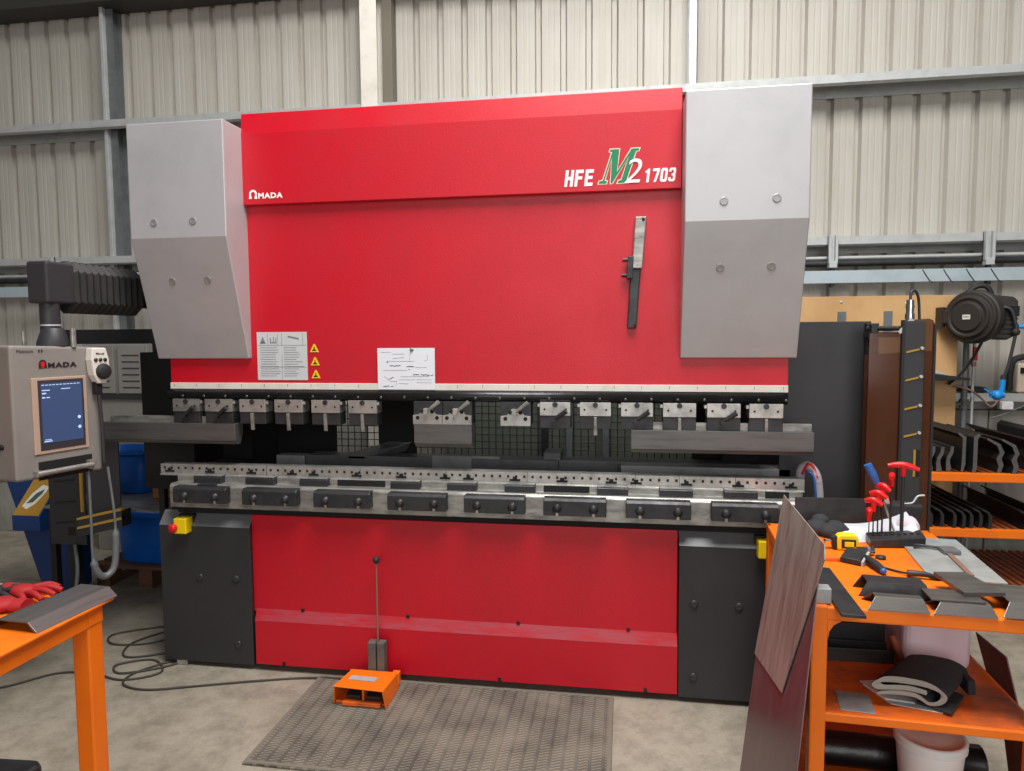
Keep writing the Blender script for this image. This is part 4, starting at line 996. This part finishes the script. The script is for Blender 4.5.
# ------------------------------------------------------------------ smoked side guard of the machine
SG = Root('smoked_guard', 'black and smoked brown side guard with yellow slits by the plywood board', 'machine guard', (1.1, .25, 0))
SG.part(BOX(.735, 1.135, .30, .315, .25, 1.755), 'dark_panel', M['dgrey'], .003)
SG.part(MB().box(.735, 1.135, .315, .36, .0, .25), 'foot', M['black'])
SG.part(MB().box(1.105, 1.16, .27, .30, .0, 1.745), 'hinge_post', M['black'], .003)
SG.part(MB().box(1.107, 1.125, .262, .272, .30, 1.69), 'edge_strip', M['arm'])
SG.part(MB().prism([(1.075, .60), (1.345, .60), (1.345, 1.735), (1.335, 1.755), (1.32, 1.762), (1.21, 1.755), (1.21, 1.70), (1.075, 1.70)], .135, .141, 'y'), 'acrylic_sheet', M['acrylic'], .001)
pl_ = SG.part(BOX(1.215, 1.300, .122, .136, .30, 1.752), 'black_plate', M['dgrey'], .002)
SG.part(MB().prism([(1.08, .60), (1.365, .60), (1.365, 1.62), (1.08, 1.60)], .205, .211, 'y'), 'acrylic_sheet', M['acrylic'], .001)
SG.part(BOX(1.206, 1.218, .12, .142, .30, 1.756), 'plate_edge', M['black'])
SG.part(MB().box(1.339, 1.349, .128, .146, .60, 1.74), 'sheet_edge', M['black'])
for z in (1.610, 1.485, 1.357, 1.235, .875):
    SG.part(MB().hexa([(1.225, .118, z), (1.278, .118, z + .014), (1.278, .1225, z + .014), (1.225, .1225, z), (1.225, .118, z + .008), (1.278, .118, z + .021), (1.278, .1225, z + .021), (1.225, .1225, z + .008)]), 'yellow_slit', M['yellow_line'], 0, pl_)
    SG.part(MB().cyl((1.288, .122, z + .022), (1.288, .114, z + .022), .007, 10), 'bolt', M['galv'], 0, pl_)
SG.part(BOX(1.268, 1.277, .118, .123, 1.06, 1.18), 'yellow_slit', M['yellow_line'], 0, pl_)
SG.part(BOX(1.279, 1.295, .1195, .123, 1.06, 1.18), 'black_slit', M['hole'], 0, pl_)
SG.part(MB().box(1.10, 1.20, .14, .30, 1.68, 1.705).cyl((1.10, .24, 1.72), (1.205, .15, 1.72), .012, 10).box(1.085, 1.11, .14, .18, 1.67, 1.74), 'hinge', M['steel_dark'], .002)
SG.part(MB().cyl((1.245, .15, 1.745), (1.245, .15, 1.845), .016, 14).cyl((1.245, .15, 1.76), (1.245, .15, 1.785), .020, 14).cyl((1.245, .15, 1.81), (1.245, .15, 1.82), .019, 14), 'sensor', M['chrome'])
SG.part(MB().tube([(1.245, .15, 1.845), (1.25, .155, 1.88), (1.27, .165, 1.885), (1.29, .18, 1.85), (1.30, .19, 1.76)], .006, 8), 'sensor_cable', M['arm'])
SG.part(MB().hexa([(1.19, .125, 1.705), (1.20, .125, 1.695), (1.20, .13, 1.695), (1.19, .13, 1.705), (1.24, .125, 1.765), (1.255, .125, 1.755), (1.255, .13, 1.755), (1.24, .13, 1.765)]), 'bracket', M['galv'])

# ------------------------------------------------------------------ tool rack along the wall
TRK = Root('tool_rack', 'orange tool rack with slatted shelves under the hose reel', 'rack', (2.35, 1.6, 0))
SH = (.880, .550, .215)
for z in SH:
    s = TRK.part(BOX(1.52, 3.2, 1.20, 1.235, z - .052, z), 'front_beam', M['orange'], .004)
    mb = MB(); x = 1.53
    while x < 3.15:
        mb.box(x, x + .022, 1.22, 1.96, z - .014, z - .002); x += .046
    d = TRK.part(mb, 'slatted_deck', M['rust_slat'], 0)
for x in (1.50, 3.2):
    for y in (1.24, 1.92): TRK.part(BOX(x, x + .05, y, y + .05, 0, .90), 'upright', M['orange'], .004)
ordn = ['first', 'second', 'third', 'fourth', 'fifth', 'sixth', 'seventh', 'eighth', 'ninth', 'tenth', 'eleventh', 'twelfth', 'thirteenth']
PROF = {
    'goose': [(0, 0), (.022, 0), (.028, .02), (.020, .05), (.020, .075), (.036, .11), (.040, .15), (.024, .15), (.018, .118), (.002, .085), (-.002, .05)],
    'tall': [(0, 0), (.02, 0), (.028, .03), (.028, .20), (.044, .225), (.030, .232), (.006, .21), (.006, .03)],
    'straight': [(0, 0), (.012, -.0), (.024, .05), (.024, .21), (-.014, .235), (-.022, .228), (.006, .20), (.004, .05)],
    'hook': [(0, 0), (.02, 0), (.034, .045), (.022, .085), (.036, .12), (.014, .17), (-.055, .205), (-.06, .195), (-.004, .16), (.012, .118), (-.006, .08), (.008, .04)],
    'low': [(0, 0), (.018, 0), (.024, .03), (.024, .075), (.004, .105), (-.03, .118), (-.033, .110), (.0, .092), (.006, .07), (.006, .03)],
    'block': [(0, 0), (.03, 0), (.03, .07), (.02, .095), (.01, .095), (0, .07)],
}


def bar(kind, x, z, y0, L, label, group, m_=None):
    p = PROF[kind]; p2 = [(x + a, z + b) for a, b in p]
    r = Root('press_tool_bar', label, 'press tool', (x, y0, z), group)
    r.part(MB().prism(p2, y0, y0 + L, 'y'), 'bar', m_ or M['black'], .0015)
    n = len(p2)
    r.part(MB().prism(p2, y0 - .002, y0, 'y'), 'end_face', M['black'] if kind in ('low', 'block') else M['punch'])


for i, (x, k, dy) in enumerate([(1.775, 'goose', .02), (1.815, 'goose', .0), (1.88, 'goose', .03), (1.955, 'straight', .02), (2.005, 'tall', .0), (2.15, 'hook', .02), (2.215, 'hook', -.01), (2.36, 'hook', .04), (2.47, 'tall', .0)]):
    bar(k, x, SH[0] - .001, 1.22 + dy, .72, '%s dark press tool bar on the rack\'s top shelf counting from the smoked guard' % ordn[i], 'press tool bars on the top shelf')
for i, (x, k, dy) in enumerate([(1.78, 'low', 0), (1.845, 'low', .01), (1.91, 'low', 0), (1.955, 'low', -.01), (2.0, 'low', 0), (2.06, 'low', .02), (2.10, 'low', 0), (2.30, 'low', -.01), (2.42, 'low', .0)]):
    bar(k, x, SH[1] - .001, 1.215 + dy, .72, '%s low press tool bar on the rack\'s middle shelf counting from the smoked guard' % ordn[i], 'press tool bars on the middle shelf')
for i, (x, k, dy) in enumerate([(1.85, 'goose', 0), (1.70, 'low', .01)]):
    bar(k, x, SH[2] - .001, 1.215 + dy, .72, ('black press tool bar on the rack\'s bottom shelf, the one with tall profile', 'low press tool bar at the guard end of the rack\'s bottom shelf')[i], 'press tool bars on the bottom shelf')

# ------------------------------------------------------------------ orange trolley in front
TX, TY = .546, -1.085
TL = Root('tool_trolley', 'orange three tier steel trolley loaded with tools in front of the rack', 'trolley', (TX, TY, 0))
TL.o.rotation_euler.z = R(-3)
W, D = .56, .93
W = .625


def tl(mb, name, m_, bevel=0., parent=None, label=None):
    o = mb.build(name, m_, parent or TL.o, None, bevel)
    if label: o['label'] = label
    return o


tl(BOX(0, W, 0, D, .858, .90), 'top_tray', M['orange'], .006)
tl(BOX(.012, W - .012, .012, D - .012, .8995, .9008), 'top_surface', M['orange_worn'])
tl(BOX(0, W, .0, D, .550, .578), 'middle_shelf', M['orange'], .004)
tl(BOX(.01, W - .01, .01, D - .01, .5775, .5788), 'shelf_surface', M['orange_dirty'])
tl(BOX(0, W, 0, D, .20, .235), 'bottom_shelf', M['orange_dirty'], .004)
for x, y, z1 in ((0, 0, .904), (W - .045, 0, .90), (0, D - .045, .90), (W - .045, D - .045, .90)):
    tl(BOX(x, x + .046, y - .004, y + .042, .06, z1), 'post', M['orange'], .006)
tl(MB().prism([(.046, .860), (.046, .80), (.050, .825), (.062, .846), (.085, .860)], .0, .05, 'y'), 'gusset', M['orange'])
for x, y in ((.033, .03), (W - .033, .03), (.033, D - .033), (W - .033, D - .033)):
    tl(MB().cyl((x - .015, y, .03), (x + .015, y, .03), .03, 20), 'caster', M['rubber'])
    tl(MB().box(x - .022, x - .017, y - .02, y + .02, .02, .07).box(x + .017, x + .022, y - .02, y + .02, .02, .07).box(x - .022, x + .022, y - .02, y + .02, .06, .068), 'caster_fork', M['galv'])

tc_, ts_ = math.cos(R(-4)), math.sin(R(-4))
ZT = .901


def obj_at(mb, name, m_, label, cat, loc, rotz=0., bevel=0., group=None):
    o = mb.build(name, m_, None, None, bevel); o.location = loc; o.rotation_euler.z = rotz
    return tag(o, label, cat, group)


# leaning sheets: plane x = .40 + .145 z
def leaning(pts, off, t):
    n = Vector((1, 0, -.145)).normalized()
    vs = [Vector((.40 + .145 * z, y, z)) + n * off for y, z in pts]; k = len(vs)
    return MB().add(vs + [v + n * t for v in vs], [tuple(range(k)), tuple(range(k, 2 * k))[::-1]] + [(i, k + i, k + (i + 1) % k, (i + 1) % k) for i in range(k)])


single(leaning([(-.61, 1.06), (-1.12, 1.03), (-1.152, .985), (-1.375, .002), (-.70, .002), (-.617, .535)], .0, .003), 'steel_sheet', M['steel_purple'], 'dark purple tinted steel sheet leaning on the trolley behind the scratched sheet', 'steel sheet', (.5, -.9, 0))
single(leaning([(-.632, 1.127), (-1.162, 1.106), (-1.185, 1.07), (-1.150, .965), (-1.017, .593), (-.617, .533)], -.005, .003), 'steel_sheet', M['steel_scuff'], 'scratched pinkish grey steel sheet with slanting lower edge leaning on the trolley', 'steel sheet', (.5, -.9, .53))

# hex key stand
HK = Root('hex_key_stand', 'dark grey slotted block holding the red handled hex keys', 'tool holder', (1.0, -.42, ZT))
HK.part(MB().hexa([(.905, -.475, ZT), (1.105, -.45, ZT), (1.115, -.37, ZT), (.915, -.385, ZT), (.905, -.475, ZT + .030), (1.105, -.45, ZT + .042), (1.115, -.37, ZT + .050), (.915, -.385, ZT + .036)]), 'block', M['steel_dark'], .004)
mb = MB()
for i in range(8): mb.cyl((.93 + i * .023, -.425 + i * .002, ZT + .034 + i * .0013), (.93 + i * .023, -.425 + i * .002, ZT + .038 + i * .0013), .007, 10)
HK.part(mb, 'hole', M['hole'])
NAMES = ['smallest red T handle hex key standing nearest the tape measure', 'second smallest red T handle hex key in the grey block', 'third red T handle hex key in the row in the grey block', 'fourth red T handle hex key in the row in the grey block', 'tall red T handle hex key beside the blue screwdriver', 'largest red T handle hex key, standing highest above the block']
for i, (x, ztop, r_, hw, ang) in enumerate(((.905 + .01, 1.02, .002, .022, 80), (.921 + .01, 1.058, .0025, .030, -25), (.938 + .01, 1.085, .003, .030, -30), (.953 + .012, 1.112, .0035, .028, -50), (.996, 1.152, .0045, .032, 70), (1.037, 1.192, .007, .052, -14))):
    y = -.42 + .004 * i
    k = Root('hex_key', NAMES[i], 'hex key', (x, y, ZT), 'red hex keys in the block')
    k.part(MB().cyl((x, y, ZT + .041 + .002 * i), (x, y, ztop - .01), r_, 8), 'shaft', M['steel_dark'])
    a = R(ang); dx, dy = math.cos(a) * hw, math.sin(a) * hw
    k.part(MB().tube([(x - dx, y - dy, ztop + .006), (x, y, ztop + .012), (x + dx, y + dy, ztop - .004)], .011, 12, rad=lambda t: .0075 + .0045 * math.sin(math.pi * min(max(t, .08), .92))).cyl((x, y, ztop - .032), (x, y, ztop + .01), .0075, 12, .0115), 'handle', M['red_plastic'])
SD = Root('screwdriver', 'blue handled screwdriver leaning among the red hex keys', 'screwdriver', (.99, -.38, ZT))
SD.part(MB().tube([(1.012, -.40, ZT + .045), (.955, -.39, 1.115)], .0042, 8, smooth_path=False), 'shaft', M['steel'])
SD.part(MB().tube([(.957, -.39, 1.112), (.946, -.388, 1.135), (.932, -.386, 1.165), (.915, -.384, 1.20)], .014, 12, rad=lambda t: .008 + .009 * min(1, t * 1.7) - .002 * t), 'handle', M['blue_handle'])

# paper, dark plate, dark pouch
SHT = Root('paper_sheet', 'curled white paper sheets lying behind the hex key block', 'paper', (.98, -.3, ZT))
mb = MB(); n = 14
top = []
for i in range(n + 1):
    t = i / n; x = .80 + .30 * t; z = ZT + .018 + .05 * t ** 2.2 - .012 * math.sin(math.pi * t)
    top.append((x, z))
vs = []
for x, z in top:
    vs += [(x, -.40 + (x - .8) * .02, z - .012), (x, -.27, z + .026)]
mb.add(vs, [(2 * i, 2 * i + 2, 2 * i + 3, 2 * i + 1) for i in range(n)], True)
o = SHT.part(mb, 'sheet', M['paper']); sd = o.modifiers.new('solid', 'SOLIDIFY'); sd.thickness = .0012
SHT.part(MB().lathe((1.088, -.32, ZT + .045), [(.0, -.03), (.035, -.022), (.045, 0), (.035, .025), (0, .034)], 16, (.2, -1, 0)).xf(Matrix.Identity(4)), 'rolled_corner', mat('pinkish_white_paper', rgb(236, 216, 224), .7))
single(MB().hexa([(.70, -.205, ZT), (.985, -.19, ZT), (.985, -.18, ZT), (.70, -.195, ZT), (.70, -.195, 1.022), (.98, -.18, 1.02), (.98, -.17, 1.02), (.70, -.185, 1.022)]), 'steel_plate', M['steel_dark'], 'dark steel plate standing upright along the back of the trolley top', 'steel plate', (.84, -.19, ZT), bevel=.002)
mb = MB()
for x, y, z, r_ in ((.76, -.30, .035, .05), (.80, -.33, .03, .045), (.83, -.29, .03, .05), (.78, -.27, .06, .035), (.86, -.30, .022, .032)):
    mb.lathe((x, y, ZT + z - .012), [(r_ * math.sin(math.pi * j / 8), -r_ * .7 * math.cos(math.pi * j / 8)) for j in range(9)], 12)
single(mb, 'black_rag', M['cloth'], 'crumpled black rag on the trolley top against the upright steel plate', 'rag', (.8, -.3, ZT))
PC = Root('tool_pouch', 'black open tool pouch behind the tallest hex keys', 'pouch', (1.06, -.27, ZT))
PC.part(MB().hexa([(1.03, -.27, ZT + .005), (1.15, -.265, ZT + .02), (1.15, -.23, ZT + .02), (1.03, -.23, ZT + .005), (1.01, -.275, ZT + .12), (1.165, -.27, ZT + .115), (1.165, -.22, ZT + .125), (1.01, -.22, ZT + .13)]), 'pouch', M['rubber'], .006)
PC.part(MB().tube([(1.10, -.25, ZT + .12), (1.13, -.25, ZT + .125), (1.15, -.245, ZT + .15), (1.175, -.245, ZT + .155)], .0038, 8), 'spanner', M['galv'])
PC.part(MB().hexa([(1.01, -.262, ZT + .11), (1.045, -.262, ZT + .11), (1.045, -.255, ZT + .11), (1.01, -.255, ZT + .11), (1.01, -.262, ZT + .155), (1.035, -.262, ZT + .15), (1.035, -.255, ZT + .15), (1.01, -.255, ZT + .155)]), 'tag', mat('faded_pink_card', rgb(206, 160, 150), .7))

# tape measure
TM = Root('tape_measure', 'yellow and black tape measure on the orange trolley top', 'tape measure', (.81, -.42, ZT))
TM.part(MB().prism([(.775, ZT), (.85, ZT), (.852, ZT + .045), (.84, ZT + .06), (.785, ZT + .06), (.772, ZT + .045)], -.52, -.48, 'y'), 'case', M['yellow'], .007)
TM.part(MB().prism([(.765, ZT + .004), (.785, ZT + .004), (.785, ZT + .04), (.772, ZT + .055), (.755, ZT + .05), (.76, ZT + .03)], -.518, -.482, 'y'), 'grip', M['rubber'], .004)
TM.part(MB().box(.79, .84, -.523, -.519, ZT + .01, ZT + .042), 'side_label', M['rubber'], .001)
TM.part(MB().box(.80, .832, -.5245, -.522, ZT + .016, ZT + .034).xf(Matrix.Identity(4)), 'logo_patch', M['yellow'])
TM.part(MB().box(.735, .765, -.51, -.49, ZT + .03, ZT + .034).box(.735, .738, -.51, -.49, ZT + .02, ZT + .034), 'blade_end', M['steel'])
# socket, gauge block tool, blue handled file, nut, scriber
SK = Root('socket', 'chrome socket lying in front of the hex key block', 'socket', (.88, -.54, ZT))
SK.part(MB().cyl((.82, -.575, ZT + .016), (.885, -.56, ZT + .016), .016, 16), 'barrel', M['chrome'])
SK.part(MB().cyl((.86, -.566, ZT + .0165), (.87, -.564, ZT + .0165), .0165, 16), 'band', M['galv_dark'])
SQ = Root('magnetic_square', 'small dark square block tool with pale edge on the trolley top', 'block tool', (.80, -.62, ZT))
SQ.part(MB().hexa([(.745, -.66, ZT + .002), (.80, -.70, ZT + .002), (.845, -.625, ZT + .004), (.79, -.585, ZT + .004), (.745, -.66, ZT + .02), (.80, -.70, ZT + .02), (.845, -.625, ZT + .035), (.79, -.585, ZT + .035)]), 'block', M['steel_dark'], .003)
SQ.part(MB().hexa([(.80, -.705, ZT), (.806, -.71, ZT), (.852, -.63, ZT + .002), (.846, -.625, ZT + .002), (.80, -.705, ZT + .018), (.806, -.71, ZT + .018), (.852, -.63, ZT + .032), (.846, -.625, ZT + .032)]), 'pale_edge', M['galv'])
SQ.part(MB().box(.66, .75, -.655, -.63, ZT, ZT + .014), 'arm', M['orange_dirty'], .003)
FH = Root('file', 'blue tipped black handled file lying on the trolley top', 'file', (.84, -.72, ZT))
FH.part(MB().tube([(.83, -.655, ZT + .018), (.835, -.70, ZT + .02), (.843, -.745, ZT + .016), (.846, -.775, ZT + .014)], .016, 12, rad=lambda t: .008 + .006 * math.sin(math.pi * (.15 + .7 * t))), 'handle', M['rubber'])
FH.part(MB().ball((.847, -.776, ZT + .0125), .0108), 'blue_cap', M['blue_handle'])
obj_at(MB().lathe((0, 0, 0), [(.007, 0), (.019, 0), (.019, .010), (.007, .010), (.007, 0)], 6), 'nut', M['steel_dark'], 'small dark steel nut lying alone on the orange trolley top', 'nut', (.898, -.60, ZT), .4)
SCB = Root('marking_punch', 'dark marking tool with thin bent tip lying behind the offcuts', 'hand tool', (.95, -.79, ZT))
SCB.part(MB().tube([(.87, -.71, ZT + .004), (.905, -.755, ZT + .006), (.925, -.79, ZT + .012)], .0035, 8), 'tip', M['steel_dark'])
SCB.part(MB().tube([(.915, -.79, ZT + .014), (.96, -.80, ZT + .016), (1.0, -.81, ZT + .010), (1.035, -.815, ZT + .006)], .010, 10, rad=lambda t: .0115 * (1 - .65 * t)), 'body', M['steel_dark'])

# flat bar offcut and pale block at the corner
obj_at(MB().prism([(-.035, -.21), (.030, -.215), (.030, .20), (-.012, .205), (-.035, .17)], 0, .010, 'z'), 'flat_bar', M['steel_dark'], 'dark flat bar offcut overhanging the front corner of the trolley top', 'steel bar', (.648, -.955, ZT), R(-2), .002)
obj_at(MB().box(-.021, .021, -.022, .022, 0, .045), 'block', M['grey_plate'], 'pale grey rectangular block standing on the trolley corner post', 'block', (.583, -1.055, .9045), R(-3), .002)


def channel_piece(label, loc, L, w, h, rotz, m_, lip=.018, up=True):
    t = .0035; hw = w / 2
    o = [(-hw, 0), (-hw + .004, 0), (-hw + lip, h - t), (hw - lip, h - t), (hw - .004, 0), (hw, 0), (hw - lip + .002, h), (-hw + lip - .002, h)]
    mb = MB().prism(o, -L / 2, L / 2, 'x')
    mb.v = [(x + (.026 if x < 0 else -.012) * (z > h * .5), y, z) for x, y, z in mb.v]      # mitred ends
    ob = mb.build('steel_offcut', m_, None, None, .001)
    ob.location = loc; ob.rotation_euler.z = rotz
    return tag(ob, label, 'steel offcut', 'pressed steel offcuts on the trolley top')


channel_piece('long dark channel offcut with rolled end lying behind the front offcuts', (.808, -.955, ZT), .20, .085, .045, R(-5), M['steel_dark'], .012)
channel_piece('sloped grey channel offcut at the front edge of the trolley top', (.783, -1.058, ZT), .165, .085, .032, R(-4), M['offcut'], .028)
channel_piece('sloped grey channel offcut half covered by flat pieces at the front edge', (.955, -1.068, ZT), .165, .085, .030, R(-4), M['offcut'], .028)
obj_at(MB().box(-.07, .07, -.045, .045, 0, .006), 'steel_offcut', M['offcut'], 'flat grey offcut with pale end resting on the covered channel offcut', 'steel offcut', (.945, -1.04, ZT + .0305), R(-4), .001, 'pressed steel offcuts on the trolley top')
obj_at(MB().prism([(-.058, -.09), (.058, -.09), (.048, .09), (-.05, .09)], 0, .012, 'z'), 'steel_offcut', M['offcut'], 'dull steel plate offcut lying slanted over the big pale plate', 'steel offcut', (1.02, -.955, ZT + .037), R(6), .001, 'pressed steel offcuts on the trolley top')
obj_at(MB().prism([(-.11, -.24), (.11, -.24), (.115, .25), (-.095, .25)], 0, .006, 'z'), 'steel_plate', M['grey_plate'], 'large pale grey plate lying under the calipers on the trolley', 'steel plate', (1.115, -.575, ZT + .001), R(-6), .001)
channel_piece('wide dark slope-edged offcut hanging over the far front corner of the trolley', (1.17, -1.02, ZT + .005), .23, .22, .036, R(-6), M['offcut'], .035)
CL = Root('caliper', 'steel caliper lying across the big pale plate', 'caliper', (1.12, -.6, ZT + .008))
zc = ZT + .0085
CL.part(MB().hexa([(1.105, -.78, zc), (1.122, -.78, zc), (1.16, -.50, zc), (1.143, -.50, zc), (1.105, -.78, zc + .005), (1.122, -.78, zc + .005), (1.16, -.50, zc + .005), (1.143, -.50, zc + .005)]), 'beam', M['brass'], .001)
CL.part(MB().box(1.128, 1.185, -.545, -.485, zc, zc + .014), 'slider', M['galv_dark'], .002)
CL.part(MB().tube([(1.14, -.49, zc + .006), (1.08, -.455, zc + .006), (1.03, -.455, zc + .004)], .004, 8).tube([(1.15, -.50, zc + .01), (1.10, -.478, zc + .008), (1.05, -.485, zc + .004)], .004, 8), 'jaw', M['steel_dark'])

# ---- middle shelf
ZM = .5792
JC = Root('jerry_can', 'pinkish translucent plastic jerry can on the trolley middle shelf', 'jerry can', (1.03, -.62, ZM))
JC.part(BOX(.925, 1.135, -.765, -.57, ZM, ZM + .235), 'can', M['jerry'], .03, seg=4)
JC.part(MB().cyl((.97, -.67, ZM + .235), (.97, -.67, ZM + .262), .022, 16), 'cap', M['red_plastic'])
JC.part(MB().tube([(1.0, -.67, ZM + .23), (1.02, -.67, ZM + .258), (1.08, -.67, ZM + .258), (1.10, -.67, ZM + .23)], .012, 10), 'handle', M['jerry'])

CLT = Root('felt_strip', 'folded charcoal felt strip with pale edge on the trolley middle shelf', 'felt strip', (.93, -.93, ZM))
fold = [(.02, .050), (-.03, .062), (-.08, .062), (-.112, .060), (-.128, .070), (-.120, .084), (-.09, .090), (-.04, .088), (.02, .078), (.06, .058), (.072, .036), (.058, .016), (.030, .012), (.012, .024), (-.010, .038), (-.045, .044), (-.085, .044), (-.118, .040)]
n0 = len(fold)


def felt(points, t, y0, y1, ca, cb):
    mb = MB(); n = len(points); top = []; bot = []
    for i, (a, z) in enumerate(points):
        a0, z0 = points[max(i - 1, 0)]; a1, z1 = points[min(i + 1, n - 1)]
        l = math.hypot(a1 - a0, z1 - z0) or 1; nx, nz = -(z1 - z0) / l, (a1 - a0) / l
        top.append((a + nx * t / 2, z + nz * t / 2)); bot.append((a - nx * t / 2, z - nz * t / 2))
    out = top + bot[::-1]; k = len(out)
    vs = []
    for j in range(5):
        s = j / 4; y = y0 + (y1 - y0) * s; sc = 1 - .12 * s
        vs += [(ca + (cb - ca) * s + a * sc, y, ZM + .012 + max(z * (.82 + .1 * s), .002)) for a, z in out]
    mb.add(vs, [(j * k + i, j * k + (i + 1) % k, (j + 1) * k + (i + 1) % k, (j + 1) * k + i) for j in range(4) for i in range(k)], False)
    for i in range(n - 1):
        mb.add([vs[i], vs[i + 1], vs[k - 2 - i], vs[k - 1 - i]], [(0, 1, 2, 3)])
        e = 4 * k; mb.add([vs[e + i], vs[e + i + 1], vs[e + k - 2 - i], vs[e + k - 1 - i]], [(3, 2, 1, 0)])
    return mb


def smooth_pts(P_):
    Q_ = []
    P_ = [Vector(p) for p in P_]
    for i in range(len(P_) - 1):
        p0 = P_[max(i - 1, 0)]; p1 = P_[i]; p2 = P_[i + 1]; p3 = P_[min(i + 2, len(P_) - 1)]
        for k_ in range(5):
            t = k_ / 5; q = .5 * ((2 * p1) + (p2 - p0) * t + (2 * p0 - 5 * p1 + 4 * p2 - p3) * t * t + (3 * p1 - p0 - 3 * p2 + p3) * t ** 3); Q_.append((q.x, q.y))
    Q_.append((P_[-1].x, P_[-1].y)); return Q_


fs_ = smooth_pts(fold)
CLT.part(felt(fs_, .009, -1.035, -.87, .868, 1.005), 'felt', M['cloth'])
CLT.part(felt(fs_, .009, -1.038, -1.0345, .867, .868), 'cut_edge', M['cloth_edge'])
CLT.part(MB().hexa([(.87, -1.01, ZM + .006), (.945, -1.065, ZM + .006), (1.03, -.95, ZM + .006), (.96, -.88, ZM + .006), (.87, -1.01, ZM + .014), (.945, -1.065, ZM + .014), (1.03, -.95, ZM + .016), (.96, -.88, ZM + .016)]), 'under_flap', M['cloth'], .004)
CLT.part(MB().hexa([(1.04, -.95, ZM + .012), (1.066, -.945, ZM + .012), (1.066, -.87, ZM + .012), (1.04, -.87, ZM + .012), (1.04, -.945, ZM + .058), (1.064, -.94, ZM + .058), (1.064, -.87, ZM + .058), (1.04, -.87, ZM + .058)]), 'felt_tip', M['cloth'], .006)
RG2 = single(MB().prism([(.755, -.90), (.80, -1.01), (.93, -1.045), (.95, -1.01), (.86, -.88)], ZM, ZM + .0018, 'z').prism([(.75, -.88), (.79, -.985), (.87, -1.0), (.84, -.86)], ZM + .0018, ZM + .005, 'z'), 'paper_bag', M['bucket'], 'crumpled white paper wrapping under the folded felt', 'paper', (.85, -.95, ZM))
obj_at(MB().box(-.048, .048, -.06, .06, 0, .003), 'steel_plate', M['grey_plate'], 'small square grey plate near the front edge of the middle shelf', 'steel plate', (.695, -1.015, ZM), R(-8), .0008)
for i, (x0, x1, y, h, l) in enumerate(((.655, .905, -.735, .045, 'grey steel channel lying on the middle shelf before the dark angle bars'), (.655, .905, -.645, .10, 'dark steel angle bar behind the grey channel on the middle shelf'), (.655, .905, -.555, .15, 'tallest dark steel bar at the back of the middle shelf'))):
    single(MB().prism([(y, ZM), (y + .08, ZM), (y + .08, ZM + h), (y + .07, ZM + h), (y + .07, ZM + .01), (y + .01, ZM + .01), (y + .01, ZM + h), (y, ZM + h)], x0, x1, 'x'), 'steel_channel', M['steel_dark'], l, 'steel bar', ((x0 + x1) / 2, y, ZM), 'steel bars on the middle shelf', bevel=.001)
single(MB().tube([(.885, -.76, ZM + .11), (.895, -.77, ZM + .085), (.908, -.775, ZM + .045), (.905, -.77, ZM + .012)], .012, 10), 'copper_strip', M['rust_slat'], 'brownish bent strip beside the jerry can on the middle shelf', 'strip', (.91, -.5, ZM))
# dark sheet leaning outside the trolley on the rack side
q_ = [(-.96, .0), (-.82, .0), (-.775, .37), (-.625, .664), (-.823, .667), (-.88, .52), (-1.10, .0)]
mb = MB(); vs = [Vector((1.27 - .1 * z, y, z)) for y, z in q_[1:]]; n = len(vs)
mb.add(vs + [v + Vector((.004, 0, 0)) for v in vs], [tuple(range(n))[::-1], tuple(range(n, 2 * n))] + [(i, (i + 1) % n, n + (i + 1) % n, n + i) for i in range(n)])
single(mb, 'steel_sheet', M['steel_purple'], 'dark angular steel sheet leaning outside the trolley beyond the jerry can', 'steel sheet', (1.2, -.85, 0))

# ---- bottom shelf
ZB = .2355
BK = Root('bucket', 'grubby white plastic bucket with lid on the trolley bottom shelf', 'bucket', (.93, -.93, ZB))
bx, by = .945, -.93
BK.part(MB().lathe((bx, by, ZB), [(0, 0), (.076, 0), (.080, .006), (.095, .19), (.095, .195)], 36), 'pail', M['bucket'])
BK.part(MB().lathe((bx, by, ZB + .185), [(.094, 0), (.101, .004), (.102, .012), (.098, .016), (.101, .020), (.102, .028), (.097, .033), (.090, .032), (.086, .025), (.05, .024), (0, .025)], 36), 'lid', M['bucket'])
FR = Root('film_roll', 'roll of shiny black stretch film on the trolley bottom shelf behind the bucket', 'film roll', (.9, -.78, ZB))
FR.part(MB().cyl((.66, -.78, ZB + .06), (1.155, -.80, ZB + .06), .055, 28), 'film', M['film'])
FR.part(MB().cyl((.65, -.7796, ZB + .06), (1.159, -.8002, ZB + .06), .026, 18), 'core', M['wood_block'])
single(MB().box(.64, .86, -1.02, -.87, ZB, ZB + .018), 'wood_board', M['wood_dark'], 'dark reddish board lying flat on the trolley bottom shelf', 'board', (.75, -.95, ZB), bevel=.003)
